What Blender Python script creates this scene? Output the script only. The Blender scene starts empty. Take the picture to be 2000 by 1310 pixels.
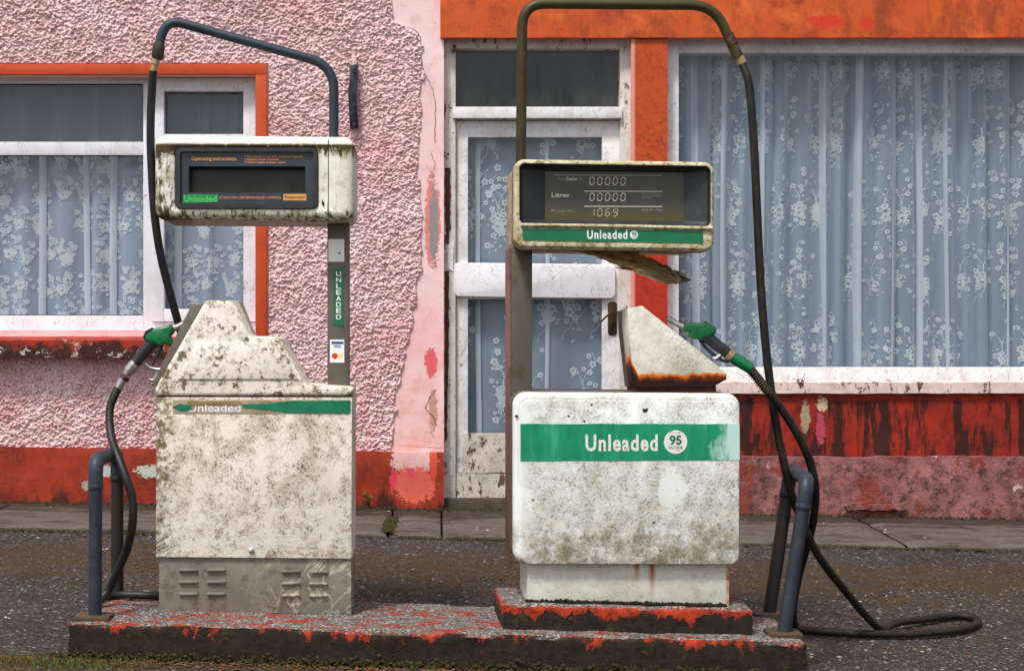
import bpy, bmesh, math, random
import numpy as np
from mathutils import Vector, Matrix
random.seed(7)
SC = bpy.context.scene
COL = SC.collection
# ------------------------------------------------------------------ camera, sky, sun, exposure
F = 2910.0            # focal length in photograph pixels
CX, CY, CZ = 855.0, 655.0, 1.1
cam = bpy.data.cameras.new('camera'); camo = bpy.data.objects.new('camera', cam); COL.objects.link(camo)
camo.location = (0, 0, CZ); camo.rotation_euler = (math.radians(90), 0, 0)
cam.sensor_width = 36; cam.lens = F*36/2000; cam.shift_x = (1000-CX)/2000
cam.clip_start = .05; cam.clip_end = 500
SC.camera = camo
world = bpy.data.worlds.new('World'); SC.world = world; world.use_nodes = True
wt = world.node_tree; bg = wt.nodes['Background']
sky = wt.nodes.new('ShaderNodeTexSky'); sky.sky_type = 'NISHITA'; sky.sun_disc = False
SUN_EL, SUN_AZ = 60, 212
sky.sun_elevation = math.radians(SUN_EL); sky.sun_rotation = math.radians(SUN_AZ)
sky.dust_density = 3.0; sky.air_density = 1.0
hs = wt.nodes.new('ShaderNodeHueSaturation'); hs.inputs['Saturation'].default_value = .3
wt.links.new(sky.outputs[0], hs.inputs['Color']); wt.links.new(hs.outputs[0], bg.inputs['Color'])
bg.inputs['Strength'].default_value = .075
sl = bpy.data.lights.new('sun', 'SUN'); sl.energy = 1.5; sl.angle = math.radians(10); sl.color = (1, .96, .9)
so = bpy.data.objects.new('sun', sl); COL.objects.link(so)
az, el = math.radians(SUN_AZ), math.radians(SUN_EL)
sd = Vector((math.sin(az)*math.cos(el), math.cos(az)*math.cos(el), math.sin(el)))
so.rotation_euler = sd.to_track_quat('Z', 'Y').to_euler(); so.location = (-3, -6, 9)
SC.view_settings.view_transform = 'Standard'; SC.view_settings.look = 'None'
SC.view_settings.exposure = 1.22; SC.view_settings.gamma = 1; SC.view_settings.use_curve_mapping = False
SC.render.engine = 'CYCLES'
try: SC.cycles.transparent_max_bounces = 16
except Exception: pass

# ------------------------------------------------------------------ helpers
def s2l(v):
    v /= 255.0
    return v/12.92 if v <= .04045 else ((v+.055)/1.055)**2.4
def S(r, g, b, k=1.0): return tuple(min(.82, 1.0*s2l(v)**1.17*k) for v in (r, g, b))
class NT:
    def __init__(s, name):
        s.m = bpy.data.materials.new(name); s.m.use_nodes = True
        s.t = s.m.node_tree; s.N = s.t.nodes; s.L = s.t.links; s.b = s.N['Principled BSDF']
        s.co = s.N.new('ShaderNodeTexCoord').outputs['Object']
        sp = s.N.new('ShaderNodeSeparateXYZ'); s.L.new(s.co, sp.inputs[0])
        s.x, s.y, s.z = sp.outputs
    def put(s, sock, v):
        if isinstance(v, bpy.types.NodeSocket): s.L.new(v, sock)
        elif isinstance(v, (tuple, list)) and len(v) == 3 and sock.type == 'RGBA': sock.default_value = (*v, 1)
        else: sock.default_value = v
    def vec(s, st=None, off=None):
        if not st and not off: return s.co
        mp = s.N.new('ShaderNodeMapping'); s.L.new(s.co, mp.inputs[0])
        if st: mp.inputs['Scale'].default_value = st
        if off: mp.inputs['Location'].default_value = off
        return mp.outputs[0]
    def noise(s, sc, det=5, ro=.6, dist=0, st=None, off=None):
        n = s.N.new('ShaderNodeTexNoise'); s.L.new(s.vec(st, off), n.inputs['Vector'])
        n.inputs['Scale'].default_value = sc; n.inputs['Detail'].default_value = det
        n.inputs['Roughness'].default_value = ro; n.inputs['Distortion'].default_value = dist
        return n.outputs[0]
    def vor(s, sc, feat='F1', st=None, out='Distance', rnd=1):
        n = s.N.new('ShaderNodeTexVoronoi'); n.feature = feat; s.L.new(s.vec(st), n.inputs['Vector'])
        n.inputs['Scale'].default_value = sc; n.inputs['Randomness'].default_value = rnd
        return n.outputs[out]
    def mr(s, v, a, b, c=0., d=1.):
        n = s.N.new('ShaderNodeMapRange'); s.put(n.inputs[0], v)
        for i, q in enumerate((a, b, c, d)): s.put(n.inputs[1+i], q)
        return n.outputs[0]
    def mt(s, op, a, b=0.):
        n = s.N.new('ShaderNodeMath'); n.operation = op; s.put(n.inputs[0], a); s.put(n.inputs[1], b)
        return n.outputs[0]
    def mul(s, *a):
        r = a[0]
        for q in a[1:]: r = s.mt('MULTIPLY', r, q)
        return r
    def add(s, *a):
        r = a[0]
        for q in a[1:]: r = s.mt('ADD', r, q)
        return r
    def inv(s, a): return s.mt('SUBTRACT', 1., a)
    def mx(s, a, b): return s.mt('MAXIMUM', a, b)
    def band(s, v, a, b, e):            # 1 inside [a,b] with soft ends e
        return s.mul(s.mr(v, a-e, a+e), s.mr(v, b-e, b+e, 1, 0))
    def mix(s, f, a, b):
        n = s.N.new('ShaderNodeMix'); n.data_type = 'RGBA'
        s.put(n.inputs[0], f); s.put(n.inputs[6], a); s.put(n.inputs[7], b)
        return n.outputs[2]
    def blob(s, px, py, rx, rz, amp=.9, sc=16, soft=.05, dy=0.):
        """ragged worn patch centred where pixel (px, py) meets the wall"""
        k = (8.25+dy)/F; cx, cz = (px-CX)*k, CZ-(py-CY)*k
        a = s.mt('POWER', s.mt('ABSOLUTE', s.mt('DIVIDE', s.mt('SUBTRACT', s.x, cx), rx*k)), 2.)
        b = s.mt('POWER', s.mt('ABSOLUTE', s.mt('DIVIDE', s.mt('SUBTRACT', s.z, cz), rz*k)), 2.)
        e = s.add(a, b, s.mul(s.mt('SUBTRACT', s.add(s.mul(s.noise(sc*3.2, 6, .75), .6), s.mul(s.noise(sc, 5, .7, off=(1, 4, 2)), .4)), .5), 3.2+amp*5))
        return s.mr(e, 1-soft, 1+soft, 1, 0)
    def iso(s, n, w, c=.5):             # thin wandering lines where n == c
        return s.mr(s.mt('ABSOLUTE', s.mt('SUBTRACT', n, c)), 0, w, 1, 0)
    def done(s, col, rough=.6, metal=0., h=None, hs=.5, hd=.004, spec=None):
        s.put(s.b.inputs['Base Color'], col); s.put(s.b.inputs['Roughness'], rough); s.put(s.b.inputs['Metallic'], metal)
        if spec is None: spec = .28 if not isinstance(rough, (int, float)) or rough > .5 else .5
        s.b.inputs['Specular IOR Level'].default_value = spec
        if h is not None:
            n = s.N.new('ShaderNodeBump'); n.inputs['Strength'].default_value = hs; n.inputs['Distance'].default_value = hd
            s.put(n.inputs['Height'], h); s.L.new(n.outputs[0], s.b.inputs['Normal'])
        return s.m
def rootmat(o):
    m = Matrix.Identity(4)
    while o: m = o.matrix_basis @ m; o = o.parent
    return m
def link(o, parent=None):
    COL.objects.link(o)
    if parent: o.parent = parent
    return o
def fin(o, smooth):
    me = o.data
    if smooth:
        me.polygons.foreach_set('use_smooth', [True]*len(me.polygons))
        try: me.set_sharp_from_angle(angle=math.radians(smooth))
        except Exception: pass
    me.update(); return o
def obj(name, bm, m, parent=None, world=False, smooth=35, norm=True):
    if norm: bmesh.ops.recalc_face_normals(bm, faces=bm.faces)
    me = bpy.data.meshes.new(name); bm.to_mesh(me); bm.free()
    if world and parent: me.transform(rootmat(parent).inverted())
    o = bpy.data.objects.new(name, me); me.materials.append(m); link(o, parent)
    return fin(o, smooth)
def tag(o, label=None, cat=None, group=None, kind=None):
    if label: o['label'] = label
    if cat: o['category'] = cat
    if group: o['group'] = group
    if kind: o['kind'] = kind
    return o
def thing(name, label, cat, loc=(0, 0, 0), rz=0, group=None):
    o = bpy.data.objects.new(name, None); COL.objects.link(o); o.location = loc; o.rotation_euler = (0, 0, rz)
    o.empty_display_size = .1
    return tag(o, label, cat, group)
def P(px, py, Y): return Vector(((px-CX)/F*Y, Y, CZ-(py-CY)/F*Y))
BM = bmesh.new
def box(bm, x0, x1, y0, y1, z0, z1, bev=0.0, seg=2):
    b = bm if not bev else BM()
    vs = [b.verts.new((x, y, z)) for x in (x0, x1) for y in (y0, y1) for z in (z0, z1)]
    for f in ((0, 1, 3, 2), (4, 6, 7, 5), (0, 4, 5, 1), (2, 3, 7, 6), (0, 2, 6, 4), (1, 5, 7, 3)):
        b.faces.new([vs[i] for i in f])
    if bev:
        bmesh.ops.bevel(b, geom=list(b.edges), offset=bev, segments=seg, affect='EDGES', profile=.6)
        merge(bm, b)
    return bm
def merge(bm, b):
    me = bpy.data.meshes.new('tmp'); b.to_mesh(me); b.free(); bm.from_mesh(me); bpy.data.meshes.remove(me)
def rrect(x0, x1, z0, z1, r, seg=6, slope=0.0):
    pts = []
    for cx, cz, a0 in ((x1-r, z0+r, -90), (x1-r, z1-r, 0), (x0+r, z1-r, 90), (x0+r, z0+r, 180)):
        for i in range(seg+1):
            a = math.radians(a0+90*i/seg)
            x, z = cx+r*math.cos(a), cz+r*math.sin(a)
            pts.append((x, z+slope*(x-(x0+x1)/2)))
    return pts
def offset(pts, d):                      # inset a CCW polygon by d
    n = len(pts); out = []
    for i in range(n):
        p0, p1, p2 = Vector(pts[i-1]), Vector(pts[i]), Vector(pts[(i+1) % n])
        e1, e2 = (p1-p0).normalized(), (p2-p1).normalized()
        n1, n2 = Vector((-e1.y, e1.x)), Vector((-e2.y, e2.x))
        b = n1+n2
        if b.length < 1e-6: b = n1
        b.normalize(); c = max(.35, b.dot(n1))
        q = p1+b*(d/c); out.append((q.x, q.y))
    return out
def ccw(pts):
    a = sum(pts[i-1][0]*pts[i][1]-pts[i][0]*pts[i-1][1] for i in range(len(pts)))
    return pts if a > 0 else pts[::-1]
def ring(bm, pts, y): return [bm.verts.new((x, y, z)) for x, z in pts]
def bridge(bm, a, b):
    n = len(a)
    for i in range(n): bm.faces.new((a[i], a[(i+1) % n], b[(i+1) % n], b[i]))
def prism(bm, pts, y0, y1, bev=0.0, seg=2, back=True):
    pts = ccw(list(pts))
    rs = []
    if bev:
        for i in range(seg+1):
            t = math.pi/2*i/seg
            rs.append(ring(bm, offset(pts, bev*(1-math.sin(t))), y0+bev*(1-math.cos(t))))
    else: rs.append(ring(bm, pts, y0))
    rs.append(ring(bm, pts, y1-bev*.6))
    if bev: rs.append(ring(bm, offset(pts, bev*.6), y1))
    for a, b in zip(rs, rs[1:]): bridge(bm, a, b)
    bm.faces.new(rs[0])
    if back: bm.faces.new(rs[-1][::-1])
    return bm
def shell(bm, outer, inner, y0, y1, bev, indepth, seg=3):
    rs = [ring(bm, inner, y0+indepth), ring(bm, inner, y0+.003), ring(bm, offset(inner, -.003), y0)]
    for i in range(seg+1):
        t = math.pi/2*i/seg
        rs.append(ring(bm, offset(outer, bev*(1-math.sin(t))), y0+bev*(1-math.cos(t))))
    rs.append(ring(bm, outer, y1-bev*.6)); rs.append(ring(bm, offset(outer, bev*.6), y1))
    for a, b in zip(rs, rs[1:]): bridge(bm, a, b)
    bm.faces.new(rs[-1][::-1])
    return bm
def frame_ring(bm, outer, inner, y0, y1):
    a, b, c, d = ring(bm, outer, y1), ring(bm, outer, y0), ring(bm, inner, y0), ring(bm, inner, y1)
    for p, q in ((a, b), (b, c), (c, d), (d, a)): bridge(bm, p, q)
    return bm
def catmull(pts, n=8):
    pts = [Vector(p) for p in pts]; out = []
    q = [pts[0]*2-pts[1]]+pts+[pts[-1]*2-pts[-2]]
    for i in range(1, len(q)-2):
        for k in range(n):
            t = k/n; a, b, c, d = q[i-1], q[i], q[i+1], q[i+2]
            out.append(.5*((2*b)+(c-a)*t+(2*a-5*b+4*c-d)*t*t+(3*b-a-3*c+d)*t*t*t))
    out.append(pts[-1]); return out
def tube(bm, pts, r, seg=14, n=8, caps=True, smooth=True):
    pts = catmull(pts, n) if smooth else [Vector(p) for p in pts]
    m = len(pts); rad = r if isinstance(r, (list, tuple)) else [r]*m
    t0 = (pts[1]-pts[0]).normalized()
    u = t0.orthogonal().normalized(); rs = []
    for i, p in enumerate(pts):
        if i == 0: t = t0
        else:
            e = (pts[min(i+1, m-1)]-pts[i-1])
            t = e.normalized() if e.length > 1e-9 else t0
        u = (u-t*u.dot(t)); u = u.normalized() if u.length > 1e-6 else t.orthogonal().normalized()
        w = t.cross(u)
        rs.append([bm.verts.new(p+(u*math.cos(2*math.pi*k/seg)+w*math.sin(2*math.pi*k/seg))*rad[i]) for k in range(seg)])
    for a, b in zip(rs, rs[1:]): bridge(bm, a, b)
    if caps: bm.faces.new(rs[0][::-1]); bm.faces.new(rs[-1])
    return bm
def bendpath(pts, rads, n=8):            # polyline with rounded corners
    pts = [Vector(p) for p in pts]; out = [pts[0]]
    for i in range(1, len(pts)-1):
        a, b, c = pts[i-1], pts[i], pts[i+1]; d1, d2 = (a-b).normalized(), (c-b).normalized(); r = rads[i-1]
        p, q = b+d1*r, b+d2*r
        for k in range(n+1):
            t = k/n; out.append((1-t)**2*p+2*t*(1-t)*b+t*t*q)
    out.append(pts[-1]); return out
TAB = np.random.default_rng(11).random((256, 256))
def vn(x, y):
    xi, yi = np.floor(x).astype(int), np.floor(y).astype(int); fx, fy = x-xi, y-yi
    fx = fx*fx*(3-2*fx); fy = fy*fy*(3-2*fy)
    a, b = TAB[xi & 255, yi & 255], TAB[(xi+1) & 255, yi & 255]
    c, d = TAB[xi & 255, (yi+1) & 255], TAB[(xi+1) & 255, (yi+1) & 255]
    return (a*(1-fx)+b*fx)*(1-fy)+(c*(1-fx)+d*fx)*fy
def fbm(x, y, o=3, g=.5):
    r = 0; a = 1; t = 0
    for i in range(o): r = r+a*vn(x*2**i+17.3*i, y*2**i+9.1*i); t += a; a *= g
    return r/t
def gridmesh(name, X, Y, Z, keep, m, parent=None, smooth=60):
    ny, nx = X.shape
    idx = np.arange(nx*ny).reshape(ny, nx)
    q = np.stack([idx[:-1, :-1], idx[:-1, 1:], idx[1:, 1:], idx[1:, :-1]], -1)
    q = q[keep] if keep is not None else q.reshape(-1, 4)
    used = np.unique(q); rem = np.full(nx*ny, -1); rem[used] = np.arange(len(used)); q = rem[q]
    co = np.stack([X.ravel(), Y.ravel(), Z.ravel()], -1)[used].astype(np.float32)
    me = bpy.data.meshes.new(name); me.vertices.add(len(co)); me.vertices.foreach_set('co', co.ravel())
    me.loops.add(q.size); me.loops.foreach_set('vertex_index', q.ravel().astype(np.int32))
    me.polygons.add(len(q)); me.polygons.foreach_set('loop_start', (np.arange(len(q))*4).astype(np.int32))
    me.update(calc_edges=True); me.validate()
    o = bpy.data.objects.new(name, me); me.materials.append(m); link(o, parent)
    if smooth: me.polygons.foreach_set('use_smooth', [True]*len(me.polygons))
    return o
def textbm(bm, body, x0, x1, z0, z1, y, bold=0.0, vertical=False, sp=1.0):
    """flat print fitted into the rectangle, facing -y"""
    cu = bpy.data.curves.new('t', 'FONT'); cu.body = body; cu.offset = bold; cu.resolution_u = 3; cu.space_character = sp
    if vertical: cu.align_x = 'CENTER'; cu.space_line = .86
    o = bpy.data.objects.new('t', cu); COL.objects.link(o)
    bpy.context.view_layer.update()
    me = bpy.data.meshes.new_from_object(o.evaluated_get(bpy.context.evaluated_depsgraph_get()))
    bpy.data.objects.remove(o); bpy.data.curves.remove(cu)
    vs = [v.co for v in me.vertices]
    a0, a1 = min(v.x for v in vs), max(v.x for v in vs); b0, b1 = min(v.y for v in vs), max(v.y for v in vs)
    nv = [bm.verts.new((x0+(v.x-a0)/(a1-a0)*(x1-x0), y, z0+(v.y-b0)/(b1-b0)*(z1-z0))) for v in vs]
    for p in me.polygons:
        try: bm.faces.new([nv[i] for i in p.vertices])
        except ValueError: pass
    bpy.data.meshes.remove(me); return bm
def poly(bm, pts, y):
    return bm.faces.new([bm.verts.new((x, y, z)) for x, z in pts])
def jag(pts, step, amp, seed=0):         # subdivide and roughen an outline
    rn = random.Random(seed); out = []
    for i in range(len(pts)):
        a, b = Vector(pts[i-1]), Vector(pts[i]); n = max(1, int((b-a).length/step))
        for k in range(n):
            p = a.lerp(b, k/n); out.append((p.x+rn.uniform(-amp, amp), p.y+rn.uniform(-amp, amp)))
    return out

# ------------------------------------------------------------------ materials
def mat_pink(name, rough_cast):
    n = NT(name)
    big = n.noise(1.3, 5, .6); mid = n.noise(9, 5, .65); fine = n.noise(120, 3, .6)
    c = n.mix(n.mr(big, .35, .65), S(234, 193, 195), S(244, 214, 215))
    c = n.mix(n.mul(n.mr(mid, .52, .72), .45), c, S(196, 136, 138))
    if rough_cast:
        c = n.mix(n.mul(n.mr(n.noise(85, 4, .75), .5, .62), .8), c, S(138, 92, 96))
        c = n.mix(n.mul(n.mr(n.noise(1.8, 6, .7, off=(2, 0, 5)), .52, .68), .35), c, S(176, 132, 128))
        c = n.mix(n.mr(n.noise(60, 5, .8, off=(3, 3, 3)), .64, .67), c, S(96, 64, 62))
        c = n.mix(n.mul(n.mr(n.noise(4, 5, .7), .6, .75), .5), c, S(200, 160, 120))
        low = n.mr(n.z, .35, 1.05, 1, 0)
        c = n.mix(n.mul(low, n.mr(mid, .4, .6), .45), c, S(208, 138, 128))
        return n.done(c, .85, h=fine, hs=.5, hd=.003)
    c = n.mix(n.mul(n.mr(n.z, .4, 1.3, 1, 0), n.mr(mid, .35, .6), .8), c, S(228, 168, 154))
    c = n.mix(n.mul(n.mr(n.noise(2.2, 6, .75, st=(1, 1, .4)), .56, .66), .5), c, S(240, 205, 206))
    c = n.mix(n.mul(n.mr(n.noise(14, 6, .8), .62, .68), .55), c, S(178, 132, 120))
    tex = n.noise(45, 5, .7)
    f1 = n.blob(845, 434, 15, 90, .35); f2 = n.blob(847, 436, 9, 82, .6); f3 = n.blob(842, 708, 12, 28, .5)
    f4 = n.blob(846, 806, 8, 40, .9)
    c = n.mix(n.mul(f1, .9), c, n.mix(tex, S(206, 110, 98), S(232, 150, 138)))
    c = n.mix(f2, c, n.mix(tex, S(128, 122, 120), S(172, 168, 166)))
    c = n.mix(f3, c, n.mix(tex, S(214, 80, 92), S(232, 130, 136)))
    c = n.mix(n.mul(f4, .8), c, n.mix(tex, S(150, 110, 92), S(214, 168, 150)))
    hgt = n.add(mid, n.mul(fine, .4), n.mul(n.mx(f1, f3), -.8), n.mul(f4, -.6))
    return n.done(c, .75, h=hgt, hs=.4, hd=.006)
def mat_orange(name, a, b, stain, top_drip=None, amt=.5, pink=0, wear=None):
    n = NT(name)
    big = n.noise(2.2, 6, .65); mid = n.noise(11, 6, .7); fine = n.noise(90, 4, .6)
    c = n.mix(n.mr(big, .38, .62), S(*a), S(*b))
    c = n.mix(n.mul(n.mr(mid, .5, .72), amt), c, S(*stain))
    c = n.mix(n.mul(n.mr(n.noise(30, 5, .75), .6, .7), .5*amt), c, S(90, 40, 25))
    c = n.mix(n.mul(n.iso(n.noise(3.5, 5, .7, .6), .012), n.mr(big, .45, .6), .55), c, S(80, 30, 18))
    if pink: c = n.mix(n.mul(n.mr(n.noise(16, 5, .65, off=(3, 1, 7)), .64, .66), pink), c, S(205, 195, 180))
    if top_drip:
        z0, z1, col = top_drip
        dr = n.noise(9, 5, .65, st=(1, 1, .22)); rz = n.mr(n.z, z0, z1)
        f = n.mr(n.add(dr, n.mul(rz, .28)), .60, .70)
        c = n.mix(n.mul(f, .93), c, S(*col))
    if wear: c = wear(n, c)
    return n.done(c, .65, h=n.add(mid, n.mul(fine, .5)), hs=.4, hd=.006)
def wear_plinth(n, c):
    t = n.noise(40, 6, .7)
    c = n.mix(n.mul(n.mr(n.noise(5, 6, .7, st=(1, 1, .6)), .5, .62), n.mr(n.z, .48, .2, .2, 1), .75), c, S(92, 40, 28))
    for px, py, rx, rz, am, col in ((806, 900, 41, 30, .35, (232, 184, 178)), (808, 946, 42, 34, .35, (222, 112, 96)), (768, 934, 7, 18, .4, (226, 78, 104)), (803, 922, 8, 12, .7, (222, 84, 108)), (846, 905, 7, 40, .5, (214, 96, 74)), (799, 876, 16, 6, .6, (154, 150, 146)), (292, 920, 30, 11, .9, (198, 200, 192)), (208, 920, 14, 12, .9, (190, 196, 190)), (168, 948, 8, 10, .7, (170, 164, 156))):
        c = n.mix(n.blob(px, py, rx, rz, am, 18, .06, -.03), c, n.mix(t, S(*[q*.84 for q in col]), S(*[min(255, q*1.08) for q in col])))
    return c
def wear_right(n, c):
    t = n.noise(40, 6, .7)
    st = n.mr(n.add(n.noise(12, 6, .68, st=(1, 1, .14)), n.mul(n.noise(4, 4, .6), .25), n.mr(n.z, wz_(890), wz_(770), .02, 0.)), .60, .68)
    st = n.mul(st, n.mr(n.add(n.z, n.mul(t, .06)), wz_(772)+.03, wz_(784)+.03, 0, 1))
    c = n.mix(n.mul(st, .92), c, n.mix(t, S(34, 22, 20), S(64, 40, 32)))
    for px, py, rx, rz, am, col in ((1606, 790, 11, 16, .8, (206, 190, 160)), (1602, 836, 9, 32, .7, (196, 84, 112)), (1573, 812, 9, 30, .8, (178, 160, 132)), (1465, 790, 8, 14, .9, (60, 34, 26))):
        c = n.mix(n.blob(px, py, rx, rz, am, 20, .08, -.02), c, n.mix(t, S(*[q*.7 for q in col]), S(*[min(255, q*1.1) for q in col])))
    return c
def wear_sill(n, c):
    t = n.noise(26, 6, .75); b = n.noise(9, 6, .7, off=(1, 5, 2))
    fr = n.mr(n.y, -.10, -.122)
    lo = n.mr(n.z, wz_(668)+.02, wz_(697)+.02, 0, .24)
    c = n.mix(n.mul(n.mr(n.add(b, lo), .58, .66), fr, .95), c, n.mix(t, S(36, 26, 24), S(74, 46, 40)))
    return n.mix(n.mul(n.mr(n.add(n.noise(17, 6, .7), n.mul(lo, .3)), .63, .66), fr), c, n.mix(t, S(150, 144, 136), S(206, 200, 190)))
def wz_(py): return CZ-(py-CY)/F*8.25
M_DASH = mat_pink('pink roughcast', True)
M_PINK = mat_pink('pink smooth render', False)
def wear_fascia(n, c):
    t = n.noise(30, 6, .75)
    st = n.noise(9, 6, .7, st=(1, 1, .3))
    c = n.mix(n.mul(n.mr(n.add(st, n.mul(n.mr(n.x, .9, 2.6), .05)), .52, .66), .7), c, n.mix(t, S(122, 62, 34), S(170, 84, 44)))
    c = n.mix(n.mul(n.mr(n.noise(5, 6, .65, off=(4, 1, 2)), .55, .68), .6), c, S(232, 128, 70))
    c = n.mix(n.blob(1610, 45, 34, 12, .9, 16, .1), c, S(206, 72, 44))
    return n.mix(n.blob(1690, 50, 12, 12, .8, 16, .1), c, S(206, 72, 44))
M_ORANGE = mat_orange('orange paint', (208, 102, 48), (194, 92, 44), (142, 60, 30), amt=.8, wear=wear_fascia)
M_BORDER = mat_orange('window border orange', (202, 92, 46), (190, 84, 42), (170, 66, 35), amt=.3)
M_REDLOW = mat_orange('red plinth paint', (168, 66, 40), (150, 58, 36), (100, 44, 32), top_drip=(.27, .06, (60, 36, 28)), amt=.8, pink=.0, wear=wear_plinth)
M_SILL = mat_orange('sill paint', (180, 70, 42), (160, 58, 36), (52, 30, 26), amt=.9, wear=wear_sill)
M_REDWALL = mat_orange('stained red wall', (172, 56, 34), (142, 44, 30), (70, 28, 24), amt=.8, wear=wear_right)
def mat_base_stone():
    n = NT('dirty pink plinth')
    mid = n.noise(10, 6, .7); fine = n.noise(70, 5, .7)
    c = n.mix(n.mr(mid, .35, .65), S(132, 90, 88), S(176, 126, 124))
    c = n.mix(n.mul(n.mr(n.noise(18, 6, .75), .5, .62), .8), c, S(66, 48, 44))
    c = n.mix(n.mul(n.mr(n.noise(6, 6, .72, off=(8, 1, 0)), .5, .62), .6), c, S(92, 66, 62))
    c = n.mix(n.mr(n.noise(7, 5, .7, off=(2, 2, 2)), .64, .68), c, S(214, 180, 176))
    c = n.mix(n.mul(n.mr(n.noise(5, 5, .7), .54, .6), .8), c, S(140, 60, 44))
    return n.done(c, .85, h=n.add(mid, fine), hs=.6, hd=.01)
M_BASESTONE = mat_base_stone()
def mat_whitewood(name, flake, grime=.5, tone=(228, 228, 230)):
    n = NT(name)
    g = n.noise(7, 6, .7); fl = n.noise(13, 7, .75, .3, st=(1.4, 1, .7)); fine = n.noise(160, 3, .6)
    c = n.mix(n.mul(n.mr(g, .42, .7), grime), S(*tone), S(176, 168, 158))
    c = n.mix(n.mul(n.mr(n.noise(55, 5, .75), .6, .68), grime), c, S(105, 88, 74))
    c = n.mix(n.mul(n.mr(n.noise(16, 6, .8, st=(1, 1, .25)), .55, .75), grime*.8), c, S(140, 120, 98))
    f = n.mr(fl, .66-flake, .675-flake)
    w = n.mix(n.noise(60, 4, .7, st=(1, 1, .1)), S(72, 48, 40), S(128, 108, 94))
    c = n.mix(f, c, w)
    cr = n.iso(n.noise(9, 4, .6, .8, st=(1, 1, .45)), .006)
    c = n.mix(n.mul(cr, .6), c, S(90, 74, 64))
    return n.done(c, n.mr(f, 0, 1, .5, .9), h=n.add(n.mul(n.inv(f), 1.), n.mul(fine, .12)), hs=.5, hd=.004)
M_UPVC = mat_whitewood('white window plastic', -.2, .32, (226, 227, 233))
M_DOORW = mat_whitewood('white door paint', -.02, .6)
M_DOORP = mat_whitewood('peeling door paint', .10, 1., (205, 198, 190))
M_POST = mat_whitewood('flaking door post', .075, .7, (214, 208, 202))
M_BOARDW = mat_whitewood('white board paint', -.05, .35, (232, 232, 238))
def mat_simple(name, col, rough=.5, metal=0., var=.25, sc=25, dust=None, dustamt=.4, bump=.2, spec=None):
    n = NT(name)
    v = n.noise(sc, 5, .65)
    c = n.mix(n.mr(v, .3, .7), tuple(q*(1-var) for q in col), tuple(min(1, q*(1+var)) for q in col))
    if dust: c = n.mix(n.mul(n.mr(n.noise(sc*.6, 6, .75), .48, .66), dustamt), c, dust)
    return n.done(c, rough, metal, h=n.noise(sc*5, 4, .6), hs=bump, hd=.002, spec=spec)
M_DARKGAP = mat_simple('dark gap', S(40, 34, 32), .9)
M_BROWNWOOD = mat_simple('bare brown wood', S(96, 66, 56), .85, sc=14)
M_ROOM = mat_simple('room plaster', S(92, 84, 78), .9)
M_FLOORIN = mat_simple('room floor', S(70, 56, 48), .8)
M_ROOF = mat_simple('slate roof', S(70, 72, 78), .7)
M_CEMENT = mat_simple('bare cement', S(150, 146, 146), .9, dust=S(196, 130, 124), dustamt=.5, sc=30, bump=.6)
M_SALMON = mat_simple('salmon undercoat', S(226, 124, 110), .8, var=.2, dust=S(206, 150, 130), sc=30, bump=.6)
M_PALEPATCH = mat_simple('pale pink patch', S(236, 186, 184), .8, dust=S(226, 120, 130), sc=40, bump=.5)
M_MAGENTA = mat_simple('magenta undercoat', S(226, 84, 112), .8, var=.2, sc=40, bump=.4)
M_CRACK = mat_simple('crack', S(110, 70, 60), .95)
M_BRONZE = mat_simple('old bronze', S(96, 78, 58), .45, .8, dust=S(60, 50, 40), sc=60)
M_IRON = mat_simple('black iron', S(34, 36, 42), .4, .1, dust=S(70, 86, 110), dustamt=.7, sc=30)
M_RUBBER = mat_simple('black rubber', S(38, 38, 40), .5, dust=S(76, 74, 70), dustamt=.4, sc=30, spec=.35)
M_RUBBERBROWN = mat_simple('weathered rubber', S(40, 37, 33), .55, dust=S(88, 80, 56), dustamt=.4, sc=30, spec=.3)
M_CHROME = mat_simple('worn metal', S(190, 190, 192), .32, .85, dust=S(110, 100, 90), sc=60)
M_BRASS = mat_simple('dirty brass', S(176, 150, 120), .5, .4, dust=S(110, 76, 50), sc=60)
M_GRIP = mat_simple('black grip', S(44, 46, 50), .45, dust=S(84, 84, 86), dustamt=.35, sc=50)
M_NOZGREEN = mat_simple('green nozzle plastic', S(10, 118, 76), .35, dust=S(40, 92, 62), dustamt=.5, sc=30)
M_BLACKPL = mat_simple('black plastic', S(32, 32, 36), .35)
M_YELLOW = mat_simple('yellow plastic', S(232, 214, 40), .5, var=.1)
M_BEZEL = mat_simple('charcoal bezel', S(48, 52, 58), .42, dust=S(82, 80, 72), dustamt=.5, sc=20)
M_PANEL = mat_simple('blue grey panel', S(58, 66, 78), .35, dust=S(84, 84, 80), dustamt=.4, sc=14)
def mat_screen(name, a, b, moss, sc=9, z0=None, z1=None):
    n = NT(name)
    c = n.mix(n.noise(sc, 5, .7), S(*a), S(*b))
    f = n.mr(n.noise(sc*2, 6, .75), .45, .7)
    if z0 is not None: f = n.mul(n.mr(n.add(n.noise(sc*2, 5, .7), n.mr(n.z, z0, z1, .35, -.2)), .5, .75), .9)
    c = n.mix(f, c, S(*moss))
    return n.done(c, .3, h=n.noise(40, 3), hs=.05)
M_ORANGETXT = mat_simple('orange print', S(226, 160, 96), .5, var=.15)
M_ORANGESTK = mat_simple('orange sticker', S(222, 166, 96), .5, var=.1)
M_WHITETXT = mat_simple('white print', S(236, 236, 236), .5, var=.1, dust=S(170, 176, 168), dustamt=.6, sc=60)
M_FADETXT = mat_simple('faded print', S(180, 178, 164), .6, dust=S(96, 92, 74), dustamt=.8, sc=60)
M_SEG = mat_simple('display segment', S(226, 222, 204), .5, var=.15, sc=40)
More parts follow.
